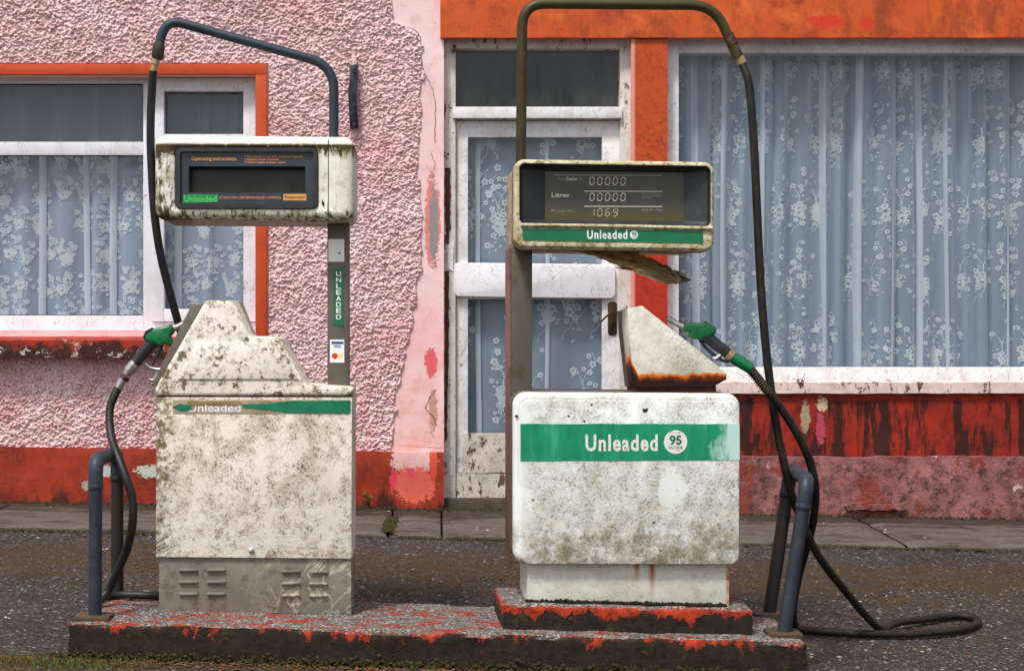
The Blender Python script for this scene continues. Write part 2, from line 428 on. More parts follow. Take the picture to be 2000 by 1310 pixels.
M_SEGDIM = mat_simple('dim display segment', S(186, 178, 148), .5, var=.15, sc=40)
M_GREENSTK = mat_simple('green sticker', S(8, 122, 84), .45, var=.15, dust=S(20, 100, 74), sc=16)
M_GREENWORN = mat_simple('worn green sticker', S(24, 150, 84), .5, dust=S(60, 140, 80), dustamt=.6, sc=60)
M_PAPER = mat_simple('white sticker', S(238, 240, 242), .5, var=.03)
M_BLUEINK = mat_simple('blue ink', S(40, 84, 160), .5, var=.1)
M_REDINK = mat_simple('red ink', S(222, 70, 36), .5, var=.1)
M_YELINK = mat_simple('yellow ink', S(240, 226, 150), .5, var=.1)
M_INK = mat_simple('dark ink', S(60, 44, 36), .6)
def mat_greenband():
    n = NT('faded green band')
    v = n.noise(14, 6, .7, st=(1, 1, .4)); f2 = n.noise(60, 4, .7)
    c = n.mix(n.mr(v, .35, .65), S(0, 132, 98), S(14, 158, 120))
    # worn away at the right hand end, in vertical streaks
    r = n.mr(n.x, .14, .44); st = n.noise(22, 6, .72, st=(1, 1, .16)); bl = n.noise(14, 6, .7, off=(2, 2, 2))
    f = n.mr(n.add(n.mul(r, .62), n.mul(st, .55), n.mul(bl, .35)), .77, .90)
    c = n.mix(n.mul(n.mr(st, .52, .68), .3), c, S(110, 200, 172))
    c = n.mix(n.mul(f, .9), c, S(198, 222, 218))
    c = n.mix(n.mr(f2, .68, .72), c, S(90, 170, 140))
    return n.done(c, .45, h=v, hs=.1)
M_GREENBAND = mat_greenband()
def mat_pumpwhite(name, mode):
    """weathered off-white paint; z is height over the pump foot"""
    n = NT(name)
    big = n.noise(3.0, 6, .65); mid = n.noise(13, 7, .72); sp = n.noise(125, 4, .75); sp2 = n.noise(48, 6, .75, off=(5, 0, 3))
    veins = n.iso(n.noise(8.5, 4, .55, 1.2), .045); v2 = n.iso(n.noise(15, 4, .6, 1.3, off=(4, 4, 4)), .06)
    olive, brown, black = S(112, 104, 62), S(120, 100, 80), S(40, 34, 28)
    if mode == 'cabinet1':
        c = n.mix(n.mr(big, .35, .65), S(236, 230, 221), S(220, 209, 196))
        c = n.mix(n.mul(n.mr(n.add(mid, n.mul(big, .3)), .60, .80), .7), c, S(158, 142, 124))
        dirt = n.mul(n.mr(sp, .52, .58), n.mr(mid, .40, .60))
        c = n.mix(n.mul(dirt, .9), c, n.mix(mid, S(140, 118, 92), S(92, 76, 56)))
        edge = n.mr(n.x, -.345, -.25, 1, 0)
        c = n.mix(n.mul(n.mr(n.add(sp2, n.mul(edge, .22)), .60, .70), .9), c, S(104, 92, 50))
        low = n.mr(n.z, .2, .45, 1, 0)
        vv = n.mul(n.mx(veins, v2), n.mr(n.add(big, n.mul(low, .22), n.mul(n.mr(n.x, .1, .35), .06)), .54, .68))
        c = n.mix(n.mul(vv, .85), c, S(244, 240, 228))
        c = n.mix(n.mul(n.mr(n.add(n.noise(11, 6, .7, .8, off=(7, 2, 2)), n.mul(low, .10)), .63, .70), .7), c, S(244, 238, 224))
        c = n.mix(n.mul(n.mr(sp, .62, .65), n.mr(mid, .46, .54)), c, black)
        rs = n.mul(n.mr(n.noise(34, 5, .7, st=(1, 1, .07), off=(1, 0, 0)), .56, .68), n.mr(n.add(n.z, n.mul(mid, .3)), .55, .95), .45)
        c = n.mix(rs, c, S(120, 104, 82))
    elif mode == 'lid1':
        c = n.mix(n.mr(big, .35, .65), S(237, 232, 223), S(226, 217, 205))
        c = n.mix(n.mul(n.mr(mid, .53, .74), .55), c, S(176, 158, 132))
        c = n.mix(n.mul(n.mr(sp2, .48, .60), n.mr(mid, .42, .58), .9), c, S(122, 104, 74))
        c = n.mix(n.mul(n.mr(n.add(n.noise(24, 6, .72), n.mul(n.mr(n.x, -.2, -.34), .05)), .575, .62), .9), c, n.mix(sp, S(70, 56, 28), S(124, 104, 54)))
        c = n.mix(n.mul(n.mr(sp, .62, .67), n.mr(mid, .42, .5)), c, black)
    elif mode == 'head1':
        z0, z1 = 1.384, 1.68      # bottom and top of the head
        vst = n.noise(60, 6, .75, st=(1, 1, .35))
        top = n.mul(n.mr(n.z, z1-.055, z1-.028), .9)
        body = n.inv(n.mr(n.z, z1-.034, z1-.026))
        c = n.mix(n.mr(mid, .4, .7), S(233, 231, 223), S(210, 204, 189))
        fr = n.mul(n.mr(n.z, z1-.085, z1-.036), n.inv(n.mr(n.z, z1-.034, z1-.024)))
        lo = n.mr(n.z, z0, z0+.07, 1, 0); lf = n.mr(n.x, -.34, -.20, 1, 0)
        w = n.add(n.mul(fr, .30), n.mul(lo, .16), n.mul(lf, .16))
        f = n.mul(n.mr(n.add(vst, w), .60, .72), body)
        c = n.mix(n.mul(n.mr(n.add(mid, n.mul(w, .6)), .55, .75), body, .7), c, S(160, 146, 92))
        c = n.mix(f, c, n.mix(n.noise(30, 3), S(96, 84, 34), S(58, 50, 28)))
        c = n.mix(n.mul(n.mr(sp, .66, .70), body), c, black)
    elif mode == 'cabinet2':
        c = n.mix(n.mr(big, .35, .65), S(234, 237, 240), S(216, 218, 216))
        # scrubbed left margin and oval patch stay cleaner
        marg = n.mr(n.x, -.375, -.30)
        ox = n.mt('POWER', n.mt('DIVIDE', n.mt('SUBTRACT', n.x, .158), .055), 2.); oz = n.mt('POWER', n.mt('DIVIDE', n.mt('SUBTRACT', n.z, .25), .085), 2.)
        oval = n.mr(n.add(ox, oz, n.mul(n.mt('SUBTRACT', mid, .5), 4.5)), .6, 1.25)
        hb = n.mr(n.z, .0, .55, 1, 0)
        dm = n.mul(n.mr(n.add(mid, n.mul(big, .25), n.mul(hb, .10)), .52, .82), marg, oval)
        c = n.mix(n.mul(dm, .62), c, S(166, 160, 140))
        c = n.mix(n.mul(n.mr(n.noise(150, 4, .78), .52, .58), n.mr(n.add(mid, n.mul(hb, .1)), .40, .62), marg, oval, .85), c, S(116, 112, 88))
        c = n.mix(n.mul(veins, n.mr(n.z, .12, .3, 1, 0), oval, .85), c, S(232, 228, 216))
        c = n.mix(n.mul(n.mr(n.z, .10, .16, 1, 0), n.mr(mid, .4, .6), .7), c, S(130, 118, 82))
        c = n.mix(n.mul(n.mr(sp, .655, .69), marg), c, black)
        rs = n.mul(n.mr(n.noise(36, 5, .7, st=(1, 1, .06), off=(1, 0, 0)), .57, .68), n.mr(n.add(n.z, n.mul(mid, .3)), .45, .75), oval, .4)
        c = n.mix(rs, c, S(128, 122, 104))
    elif mode == 'holster2':
        c = n.mix(n.mr(mid, .4, .7), S(226, 224, 216), S(196, 190, 172))
        c = n.mix(n.mul(n.mr(sp, .48, .6), n.mr(big, .4, .6), .6), c, S(122, 116, 92))
        # rust eating up from the foot and the back edge
        d = n.add(n.mul(n.mr(n.z, .62, .70, 1, 0), 1.), n.mul(n.mr(n.x, .012, .05, 1, 0), n.mr(n.z, .70, .80, 1, 0), .8), n.mul(n.mt('SUBTRACT', n.noise(11, 6, .7), .5), .9))
        c = n.mix(n.mr(d, .50, .58), c, S(222, 126, 26))
        c = n.mix(n.mr(d, .60, .70), c, S(120, 58, 24))
        c = n.mix(n.mr(d, .74, .86), c, S(54, 32, 28))
    elif mode == 'base2':
        c = n.mix(n.mr(mid, .4, .7), S(216, 216, 208), S(192, 190, 176))
        c = n.mix(n.mul(n.mr(sp2, .55, .66), .35), c, S(140, 132, 108))
        dr = n.mx(n.mul(n.band(n.x, .032, .048, .007), n.mr(n.z, -.06, -.01)), n.mul(n.band(n.x, .085, .101, .007), n.mr(n.z, -.13, -.02)))
        c = n.mix(n.mul(dr, n.mr(mid, .3, .5, .8, 1)), c, S(170, 92, 34))
        ed = n.mr(n.add(n.mr(n.x, .30, .355), n.mul(n.mt('SUBTRACT', n.noise(30, 5, .7), .5), .5)), .88, 1.05)
        c = n.mix(ed, c, S(190, 110, 40))
    elif mode == 'head2':
        c = n.mix(n.mr(mid, .36, .66), S(216, 210, 188), S(176, 164, 124))
        c = n.mix(n.mul(n.mr(sp2, .50, .62), .8), c, S(104, 94, 56))
        c = n.mix(n.mul(n.mr(n.noise(22, 6, .72), .56, .63), .8), c, S(122, 108, 54))
        c = n.mix(n.mr(sp, .64, .68), c, black)
    return n.done(c, n.mr(mid, .3, .7, .38, .62), h=n.add(n.mul(mid, .6), n.mul(sp, .5)), hs=.22, hd=.003)
M_CAB1, M_LID1, M_HEAD1 = (mat_pumpwhite('weathered white '+k, k) for k in ('cabinet1', 'lid1', 'head1'))
M_CAB2, M_HOL2, M_BASE2, M_HEAD2 = (mat_pumpwhite('weathered white '+k, k) for k in ('cabinet2', 'holster2', 'base2', 'head2'))
def mat_steel(name, a, b, stain, trail=0.):
    n = NT(name)
    big = n.noise(4, 6, .65, st=(1, 1, .7)); mid = n.noise(18, 6, .7)
    c = n.mix(n.mr(big, .35, .65), S(*a), S(*b))
    c = n.mix(n.mul(n.mr(mid, .5, .72), .7), c, S(*stain))
    if trail:
        v = n.mul(n.iso(n.noise(9, 4, .6, 1.4), .035), n.mr(n.x, -.02, .12))
        c = n.mix(n.mul(v, trail), c, S(200, 194, 182))
    return n.done(c, n.mr(mid, .3, .7, .4, .6), .15, h=mid, hs=.15, hd=.003)
M_SKIRT = mat_steel('grey metal skirt', (128, 122, 114), (156, 150, 140), (84, 72, 56), .9)
M_PGREY = mat_steel('grey post paint', (112, 106, 98), (122, 116, 106), (88, 80, 66))
M_PGREY2 = mat_steel('olive grey post paint', (104, 101, 94), (116, 110, 98), (84, 76, 50))
M_PSIDE_REFL = mat_steel('post side painted reflection', (146, 112, 106), (110, 84, 72), (92, 70, 52))  # pinkish reflection on the post's left side, painted into its colour
M_PIPEB = mat_steel('blue grey pipe', (54, 66, 82), (66, 76, 88), (70, 68, 54))
M_PIPEO = mat_steel('mossy brown pipe', (70, 60, 46), (86, 80, 42), (104, 96, 42))
M_GUARD = mat_steel('dull blue pipe', (70, 78, 92), (48, 52, 60), (92, 84, 74))
M_GUARDREAR = mat_steel('dark pipe', (46, 48, 52), (56, 54, 54), (64, 50, 46))
M_PLATE = mat_steel('rusty plate', (84, 76, 66), (104, 92, 76), (92, 60, 42))
def mat_rustsheet():
    n = NT('peeled rusty sheet')
    a = n.noise(16, 6, .7, st=(.5, 1, 2)); b = n.noise(40, 5, .7)
    c = n.mix(n.mr(a, .38, .6), S(222, 210, 182), S(196, 168, 116))
    c = n.mix(n.mr(a, .58, .68), c, S(120, 70, 36)); c = n.mix(n.mr(b, .58, .66), c, S(200, 140, 70))
    c = n.mix(n.mul(n.mr(n.x, .09, .24), n.mr(b, .42, .56)), c, S(58, 34, 24))
    return n.done(c, .8, h=b, hs=.4)
M_RUSTSHEET = mat_rustsheet()
M_DARKRUST = mat_simple('dark rust', S(70, 40, 32), .9, dust=S(120, 60, 36), sc=30, bump=.6)
M_HOODIN = mat_simple('display hood inside', S(52, 56, 60), .5, dust=S(80, 84, 88), sc=16)
def mat_island(name, tslope, ztop, depth, front):
    """grey aggregate concrete with flaking orange paint, black algae on the faces"""
    n = NT(name)
    h = n.add(n.z, n.mul(n.x, tslope)); fine = n.noise(150, 4, .75); mid = n.noise(7, 7, .7, st=(1, 1.6, 1)); mo = n.noise(30, 6, .75)
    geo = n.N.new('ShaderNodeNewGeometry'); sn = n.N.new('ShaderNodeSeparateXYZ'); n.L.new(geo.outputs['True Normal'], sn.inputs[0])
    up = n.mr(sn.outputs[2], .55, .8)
    vs = n.vor(160, out='Color')
    sv = n.N.new('ShaderNodeSeparateColor'); n.L.new(vs, sv.inputs[0])
    top = n.mix(n.mr(fine, .3, .7), S(92, 87, 84), S(136, 129, 125))
    top = n.mix(n.mr(sv.outputs[0], .78, .86), top, S(178, 172, 168))
    top = n.mix(n.mr(sv.outputs[1], .8, .86), top, S(70, 62, 60))
    top = n.mix(n.mul(n.mr(mo, .56, .64), .7), top, S(72, 58, 46))
    f = n.mr(n.add(n.noise(7.5, 7, .7, st=(1, 1.9, 1)), n.mul(mo, .3), n.mul(n.mr(n.x, .1, -.7), .035)), .70, .735)
    top = n.mix(n.mul(f, .95), top, n.mix(n.mr(mo, .35, .6), S(178, 74, 46), S(132, 54, 38)))
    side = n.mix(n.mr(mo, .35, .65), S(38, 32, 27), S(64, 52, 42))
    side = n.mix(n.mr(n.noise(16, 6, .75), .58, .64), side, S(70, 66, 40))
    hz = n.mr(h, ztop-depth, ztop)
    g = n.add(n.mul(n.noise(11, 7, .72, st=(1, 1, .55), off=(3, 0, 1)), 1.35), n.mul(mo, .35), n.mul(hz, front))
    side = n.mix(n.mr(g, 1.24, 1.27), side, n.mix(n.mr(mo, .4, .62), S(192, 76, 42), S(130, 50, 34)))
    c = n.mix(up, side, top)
    return n.done(c, .85, h=n.add(fine, mo), hs=.7, hd=.006)
M_ISLAND = mat_island('island concrete', .026, .106, .115, .375)
M_PLINTH = mat_island('pump plinth concrete', .024, .192, .09, .60)
def mat_asphalt():
    n = NT('asphalt')
    fine = n.noise(170, 4, .7); mid = n.noise(6, 6, .7); vs = n.vor(95, out='Color'); vd = n.vor(95)
    sv = n.N.new('ShaderNodeSeparateColor'); n.L.new(vs, sv.inputs[0])
    c = n.mix(n.mr(fine, .3, .7), S(45, 40, 39), S(82, 75, 73))
    c = n.mix(n.mul(n.mr(sv.outputs[0], .76, .9), .7), c, S(112, 104, 102))
    c = n.mix(n.mul(n.mr(sv.outputs[1], .975, .985), .8), c, S(176, 170, 166))
    c = n.mix(n.mul(n.mr(n.noise(2.1, 6, .7), .52, .66), .5), c, S(40, 34, 31))
    # moss brown swathes: along the kerb and in front of the island
    bd = n.band(n.y, 6.35, 6.95, .22); near = n.mr(n.y, 5.05, 4.9)
    moss = n.mr(n.add(mid, n.mul(n.mx(bd, near), .22)), .55, .70)
    c = n.mix(n.mul(moss, .74), c, n.mix(n.noise(40, 5, .75), S(56, 40, 24), S(96, 78, 44)))
    gl = n.mul(n.mr(n.x, -.95, -1.15), n.mr(n.y, 5.2, 4.98), n.mr(n.noise(9, 5, .7), .45, .58))
    c = n.mix(n.mul(gl, .8), c, S(82, 76, 36))
    return n.done(c, .8, h=n.add(n.mul(vd, -1.), fine), hs=.7, hd=.008)
M_ASPH = mat_asphalt()
def mat_path(name):
    n = NT(name)
    mid = n.noise(7, 6, .7, st=(.6, 1.6, 1)); fine = n.noise(120, 4, .7)
    c = n.mix(n.mr(fine, .3, .7), S(88, 81, 76), S(122, 114, 108))
    c = n.mix(n.mul(n.mr(mid, .45, .66), .7), c, S(60, 51, 44))
    wl = n.mr(n.y, 7.72, 8.02)
    c = n.mix(n.mul(n.mr(n.add(mid, n.mul(wl, .3)), .58, .74), .9), c, S(62, 52, 42))
    c = n.mix(n.mul(n.mr(n.noise(15, 6, .75), .6, .66), .7), c, S(82, 76, 40))
    return n.done(c, .85, h=n.add(fine, mid), hs=.5, hd=.006)
M_PATH = mat_path('footpath concrete')
def mat_glass(name, refl, tint=(1, 1, 1)):
    n = NT(name); N, L = n.N, n.L
    t = N.new('ShaderNodeBsdfTransparent'); t.inputs[0].default_value = (*tint, 1)
    g = N.new('ShaderNodeBsdfGlossy'); g.inputs['Roughness'].default_value = .03
    fr = N.new('ShaderNodeFresnel'); fr.inputs[0].default_value = 1.45
    m = N.new('ShaderNodeMixShader'); ge = N.new('ShaderNodeNewGeometry'); L.new(n.mul(fr.outputs[0], refl, n.inv(ge.outputs['Backfacing'])), m.inputs[0]); L.new(t.outputs[0], m.inputs[1]); L.new(g.outputs[0], m.inputs[2])
    # thin film of dust on the outside
    d = N.new('ShaderNodeBsdfDiffuse'); d.inputs[0].default_value = (.3, .31, .3, 1)
    m2 = N.new('ShaderNodeMixShader'); L.new(n.mul(n.mr(n.noise(6, 6, .7, st=(1, 1, .5)), .4, .75), .10), m2.inputs[0])
    L.new(m.outputs[0], m2.inputs[1]); L.new(d.outputs[0], m2.inputs[2])
    L.new(m2.outputs[0], N['Material Output'].inputs[0]); N.remove(n.b)
    return n.m
M_GLASS = mat_glass('window glass', 1.4, (.93, .96, .98))
def mat_cloth(name, col, alpha, head=None):
    n = NT(name); N, L = n.N, n.L
    d = N.new('ShaderNodeBsdfDiffuse'); t = N.new('ShaderNodeBsdfTranslucent'); tr = N.new('ShaderNodeBsdfTransparent')
    v = n.noise(5, 4, .6, st=(2, 1, .3))
    c = n.mix(v, tuple(q*.9 for q in col), col)
    L.new(c, d.inputs[0]); L.new(c, t.inputs[0])
    m = N.new('ShaderNodeMixShader'); m.inputs[0].default_value = .2; L.new(d.outputs[0], m.inputs[1]); L.new(t.outputs[0], m.inputs[2])
    lw = N.new('ShaderNodeLayerWeight'); lw.inputs[0].default_value = .5
    m2 = N.new('ShaderNodeMixShader'); fa = n.mr(lw.outputs[1], .05, .7, alpha, .98)
    if head: fa = n.mul(fa, n.mr(n.z, head[0], head[1], 1, head[2]))
    L.new(fa, m2.inputs[0]); L.new(tr.outputs[0], m2.inputs[1]); L.new(m.outputs[0], m2.inputs[2])
    L.new(m2.outputs[0], N['Material Output'].inputs[0]); N.remove(n.b)
    return n.m
M_NET = mat_cloth('net curtain', S(212, 222, 238), .50)
M_GATHER = mat_cloth('doubled net', S(228, 230, 246), .86)
M_NETL = mat_cloth('net curtain pale', S(206, 214, 232), .66, (wz_(330)-wz_(640), wz_(285)-wz_(640), .5))
M_LACE = mat_cloth('lace motif', S(236, 244, 252), .92)

# ------------------------------------------------------------------ ground and footpath
WY = 8.25
def ground_z(X, Y):
    t = np.clip((Y-5.55)/(7.3-5.55), 0, 1); t = t*t*(3-2*t)
    Xc = np.clip(X, -9, 9)
    return (1-t)*(-.015-.028*Xc)+t*(.102-.0205*Xc)
gx = np.concatenate([np.linspace(-60, -4, 15), np.arange(-3.2, 4.3, .0125), np.linspace(5, 60, 15)])
gy = np.concatenate([np.linspace(-60, 4, 17), np.arange(4.6, 7.42, .0125), np.linspace(8, 60, 12)])
GX, GY = np.meshgrid(gx, gy)
GZ = ground_z(GX, GY)+(fbm(GX*2.2, GY*2.2, 3)-.5)*.02+(fbm(GX*46, GY*46, 2)-.5)*.007
GZ = np.where(GY > 7.43, GZ-.06, GZ)
tag(gridmesh('ground', GX, GY, GZ, None, M_ASPH), kind='structure')
def path_z(x, y):
    t = (y-7.3)/(WY-7.3); return (1-t)*(.128-.0205*x)+t*(.146-.016*x)
bm = BM(); box(bm, -8, 9, 7.42, WY+.2, -.3, -.02)
for v in bm.verts:
    if v.co.z > -.1: v.co.z = path_z(max(-5, min(5, v.co.x)), v.co.y)-.05
footpath = tag(obj('footpath', bm, M_DARKGAP), kind='structure')
joints = [-8, -3.6, -2.35, -1.28, -.245, .02, 1.12, 2.3, 3.4, 4.6, 9]
for a, b in zip(joints, joints[1:]):
    bm = BM()
    nx, ny = max(3, int((b-a)/.06)), 16
    if b-a > 2: nx = 12
    x0, x1 = a+.006, b-.006
    rows = []
    ys = [7.30, 7.305, 7.325]+[7.325+(WY-.004-7.325)*k/ny for k in range(1, ny+1)]
    for j, y in enumerate(ys):
        row = []
        for i in range(nx+1):
            x = x0+(x1-x0)*i/nx
            z = path_z(max(-5, min(5, x)), y)+(float(fbm(np.array(x*7.), np.array(y*7.), 3))-.5)*.012
            yy = y
            if j == 0: z -= .16; yy = 7.303
            if j == 1: z -= .012
            if j < 3: yy += (float(vn(np.array(x*14.), np.array(3.3)))-.5)*.016
            e = min(i, nx-i)
            if e == 0: z -= .012
            row.append(bm.verts.new((x, yy, z)))
        rows.append(row)
    for r, q in zip(rows, rows[1:]):
        for i in range(nx): bm.faces.new((r[i], r[i+1], q[i+1], q[i]))
    obj('slab', bm, M_PATH, footpath, smooth=50)

# ------------------------------------------------------------------ shop building
bld = thing('shop_building', 'pink roughcast shop building with orange fascia, plinth and window surrounds', 'building', (0, WY, 0))
def W(px, py, dy=0.): p = P(px, py, WY+dy); return (p.x, dy, p.z)
def wx(px, dy=0.): return (px-CX)/F*(WY+dy)
def wz(py, dy=0.): return CZ-(py-CY)/F*(WY+dy)
def pbox(bm, x0, x1, y0, y1, d0, d1, bev=0., at=None):
    at = d0 if at is None else at
    return box(bm, wx(x0, at), wx(x1, at), d0, d1, wz(y1, at), wz(y0, at), bev)
WTOP = 5.4
xs = [-5.2, wx(-420), wx(500), wx(866), wx(1235), wx(1302), wx(2300), 6.2]
zs = [-.15, wz(745), wz(645), wz(147), wz(72), WTOP]
def solid(i, j):
    if i == 1 and j in (2,): return False                     # left window
    if i == 3 and j in (0, 1, 2, 3): return False             # door
    if i == 5 and j in (1, 2, 3): return False                # right window
    return True
def gridwall(bm, xs, zs, solid, y0, y1):
    nx, nz = len(xs)-1, len(zs)-1
    ok = lambda i, j: 0 <= i < nx and 0 <= j < nz and solid(i, j)
    V = {}
    def v(i, j, y):
        k = (i, j, y)
        if k not in V: V[k] = bm.verts.new((xs[i], y, zs[j]))
        return V[k]
    for i in range(nx):
        for j in range(nz):
            if not ok(i, j): continue
            bm.faces.new((v(i, j, y0), v(i+1, j, y0), v(i+1, j+1, y0), v(i, j+1, y0)))
            bm.faces.new((v(i, j, y1), v(i, j+1, y1), v(i+1, j+1, y1), v(i+1, j, y1)))
            for di, dj, a, b in ((-1, 0, (i, j), (i, j+1)), (1, 0, (i+1, j), (i+1, j+1)), (0, -1, (i, j), (i+1, j)), (0, 1, (i, j+1), (i+1, j+1))):
                if not ok(i+di, j+dj): bm.faces.new((v(*a, y0), v(*b, y0), v(*b, y1), v(*a, y1)))
    return bm
obj('wall', gridwall(BM(), xs, zs, solid, 0, .32), M_PINK, bld, smooth=0)
# roughcast coat: real relief over the smooth render
hx = np.arange(-2.75, wx(852), .0035)
hz = np.arange(wz(884), 3.0, .0035)
HX, HZ = np.meshgrid(hx, hz)
wrp = fbm(HX*34, HZ*34, 2)*1.5
n1 = fbm(HX*100+wrp, HZ*132+wrp*1.3, 2, .5); n2 = vn(HX*170, HZ*170)
n3 = fbm(HX*50+wrp*.6, HZ*64+wrp*.8, 2, .5)
hh = np.clip((n1*.68+n3*.32-.36)/.27, 0, 1); hh = hh*hh*(3-2*hh)
hh = hh*(.55+.75*vn(HX*24+5, HZ*24+3))
H = .003+hh*.0112+n2*.0035+(fbm(HX*1.5, HZ*1.5, 2)-.5)*.006
edge_px = [(-400, 768), (40, 768), (50, 792), (72, 824), (130, 828), (250, 824), (340, 818), (350, 826), (500, 826), (600, 812), (660, 800), (700, 790), (760, 776), (860, 764), (1200, 764)]
ez = np.array([wz(a) for a, b in edge_px]); ex = np.array([wx(b) for a, b in edge_px])
EDGE = np.interp(HZ, ez[::-1], ex[::-1])+(fbm(HX*0+3.3, HZ*13, 3)-.5)*.06
plz = np.interp(HX, [wx(-500), wx(0), wx(765)], [wz(868), wz(872), wz(881)])
inwin = (HX < wx(523)+.002) & (HX > wx(-445)) & (HZ < wz(127)+.002) & (HZ > wz(694))
keepv = (HX < EDGE) & (HZ > plz-.006) & ~inwin
keep = keepv[:-1, :-1] & keepv[1:, :-1] & keepv[:-1, 1:] & keepv[1:, 1:]
cnt = np.zeros(HX.shape); cnt[:-1, :-1] += keep; cnt[1:, :-1] += keep; cnt[:-1, 1:] += keep; cnt[1:, 1:] += keep
HY = np.where(cnt < 4, .001, -H)
gridmesh('roughcast', HX, HY, HZ, keep, M_DASH, bld)
# sides, back, floors and roof of the house
bm = BM(); box(bm, -5.2, -4.9, .32, 6, -.15, WTOP); obj('side_wall', bm, M_PINK, bld, smooth=0)
bm = BM(); box(bm, 5.9, 6.2, .32, 6, -.15, WTOP); obj('side_wall', bm, M_PINK, bld, smooth=0)
bm = BM(); box(bm, -4.9, 5.9, 5.7, 6, -.15, WTOP); obj('back_wall', bm, M_ROOM, bld, smooth=0)
bm = BM(); box(bm, -4.9, 5.9, .32, 5.7, -.15, .16); obj('floor', bm, M_FLOORIN, bld, smooth=0)
bm = BM(); box(bm, -4.9, 5.9, .32, 5.7, 2.95, 3.1); obj('ceiling', bm, M_ROOM, bld, smooth=0)
bm = BM(); box(bm, -.1, .05, .32, 5.7, .16, 2.95); obj('partition', bm, M_ROOM, bld, smooth=0)
bm = BM()
prism(bm, [(-.35, WTOP), (6.35, WTOP), (3.0, WTOP+2.2)], -5.4, 6.4)
for v in bm.verts: v.co = Vector((v.co.y, v.co.x, v.co.z+.003))
obj('roof', bm, M_ROOF, bld, smooth=0)
# orange fascia, pilaster
def roughface(bm, x0, x1, z0, z1, y0, y1, amp=.004, step=.03, seed=0):
    nx, nz = max(2, int((x1-x0)/step)), max(2, int((z1-z0)/step)); V = []
    for j in range(nz+1):
        r = []
        for i in range(nx+1):
            x, z = x0+(x1-x0)*i/nx, z0+(z1-z0)*j/nz
            d = (float(fbm(np.array(x*9+seed), np.array(z*9), 3))-.5)*2*amp
            if i in (0, nx): x += d*.5
            if j in (0, nz): z += d*.8
            r.append(bm.verts.new((x, y0+d, z)))
        V.append(r)
    for a, b in zip(V, V[1:]):
        for i in range(nx): bm.faces.new((a[i], a[i+1], b[i+1], b[i]))
    per = V[0]+[r[-1] for r in V[1:-1]]+V[-1][::-1]+[r[0] for r in V[1:-1]][::-1]
    back = [bm.verts.new((v.co.x, y1, v.co.z)) for v in per]
    bridge(bm, back, per)
    return bm
bm = BM(); roughface(bm, wx(860, -.03), wx(2320), wz(74, -.03), 3.6, -.032, .0, .003, .05)
obj('fascia', bm, M_ORANGE, bld)
n = NT('pilaster paint')
v = n.noise(7, 6, .7); f = n.mr(n.add(n.z, n.mul(n.mt('SUBTRACT', v, .5), .15)), 1.53, 1.61)
c = n.mix(f, S(180, 60, 36), S(190, 88, 40)); c = n.mix(n.mul(n.mr(n.noise(20, 6, .75), .5, .7), .6), c, S(150, 52, 28))
c = n.mix(n.mul(n.iso(n.noise(6, 4, .6, .8), .012), .6), c, S(90, 34, 20))
c = n.mix(n.mul(n.mr(n.x, wx(1241), wx(1237)), .9), c, S(226, 160, 146))
M_PIL = n.done(c, .6, h=v, hs=.4, hd=.008)
bm = BM(); roughface(bm, wx(1232), wx(1303), wz(1010), wz(75), -.016, .0, .003, .04, 5); obj('pilaster', bm, M_PIL, bld)
bm = BM(); pbox(bm, 861, 867, 74, 985, -.004, .0); obj('door_arris', bm, M_PINK, bld)
# left window surround and sill
bm = BM(); pbox(bm, -440, 522, 127, 147, -.026, .0, .003, 0); obj('surround', bm, M_BORDER, bld)
bm = BM(); pbox(bm, 500, 522, 147.4, 656, -.026, .0, .003, 0); obj('surround', bm, M_BORDER, bld)
bm = BM(); roughface(bm, wx(-450, -.13), wx(512, -.13), wz(697, -.13), wz(664, -.13), -.13, .0, .006, .03, 2)
for v in bm.verts:
    if v.co.y > -.05 and v.co.z > wz(670): v.co.z += .02
obj('window_sill', bm, M_SILL, bld)
# left plinth
bm = BM(); x0, x1 = -5.2, wx(866, -.03)
nx, nz = 150, 12; V = []
for j in range(nz+1):
    r = []
    for i in range(nx+1):
        x = x0+(x1-x0)*i/nx
        zt = np.interp(x, [wx(-500), wx(0), wx(765), wx(866)], [wz(868), wz(872), wz(881), wz(882)]); zb = .10-.016*x
        z = zb+(zt-zb)*j/nz; d = float(fbm(np.array(x*6.), np.array(z*8.), 3))-.5
        r.append(bm.verts.new((x, -.034+d*.014 if j < nz else -.030+d*.006, z+(d*.006 if j == nz else 0))))
    V.append(r)
V.append([bm.verts.new((v.co.x, .0, v.co.z)) for v in V[-1]])
for a, b in zip(V, V[1:]):
    for i in range(nx): bm.faces.new((a[i], a[i+1], b[i+1], b[i]))
bm.faces.new([r[-1] for r in V[:-1]]+[V[-1][-1], bm.verts.new((x1, 0, V[0][-1].co.z))])
obj('plinth', bm, M_REDLOW, bld)
# patches of lost paint on the smooth render
def patch(name, m, pts, dy, th, seed, step=.018, amp=.006):
    o = jag([(wx(a), wz(b)) for a, b in pts], step, amp, seed)
    bm = BM(); prism(bm, o, dy, dy+th); return obj(name, bm, m, bld, smooth=0)
def crack(pts, w, seed, dy=-.002):
    rn = random.Random(seed); o = []
    pp = catmull([Vector((wx(a), 0, wz(b))) for a, b in pts], 5)
    bm = BM(); L = []
    for p in pp:
        j = rn.uniform(-.004, .004); k = w*rn.uniform(.4, 1)
        L.append((bm.verts.new((p.x+j-k, dy, p.z)), bm.verts.new((p.x+j+k, dy, p.z+.001))))
    for a, b in zip(L, L[1:]): bm.faces.new((a[0], a[1], b[1], b[0]))
    obj('crack', bm, M_CRACK, bld, smooth=0)
crack([(823, 110), (826, 135), (835, 155), (847, 180), (850, 215), (849, 255), (850, 280)], .0022, 1)
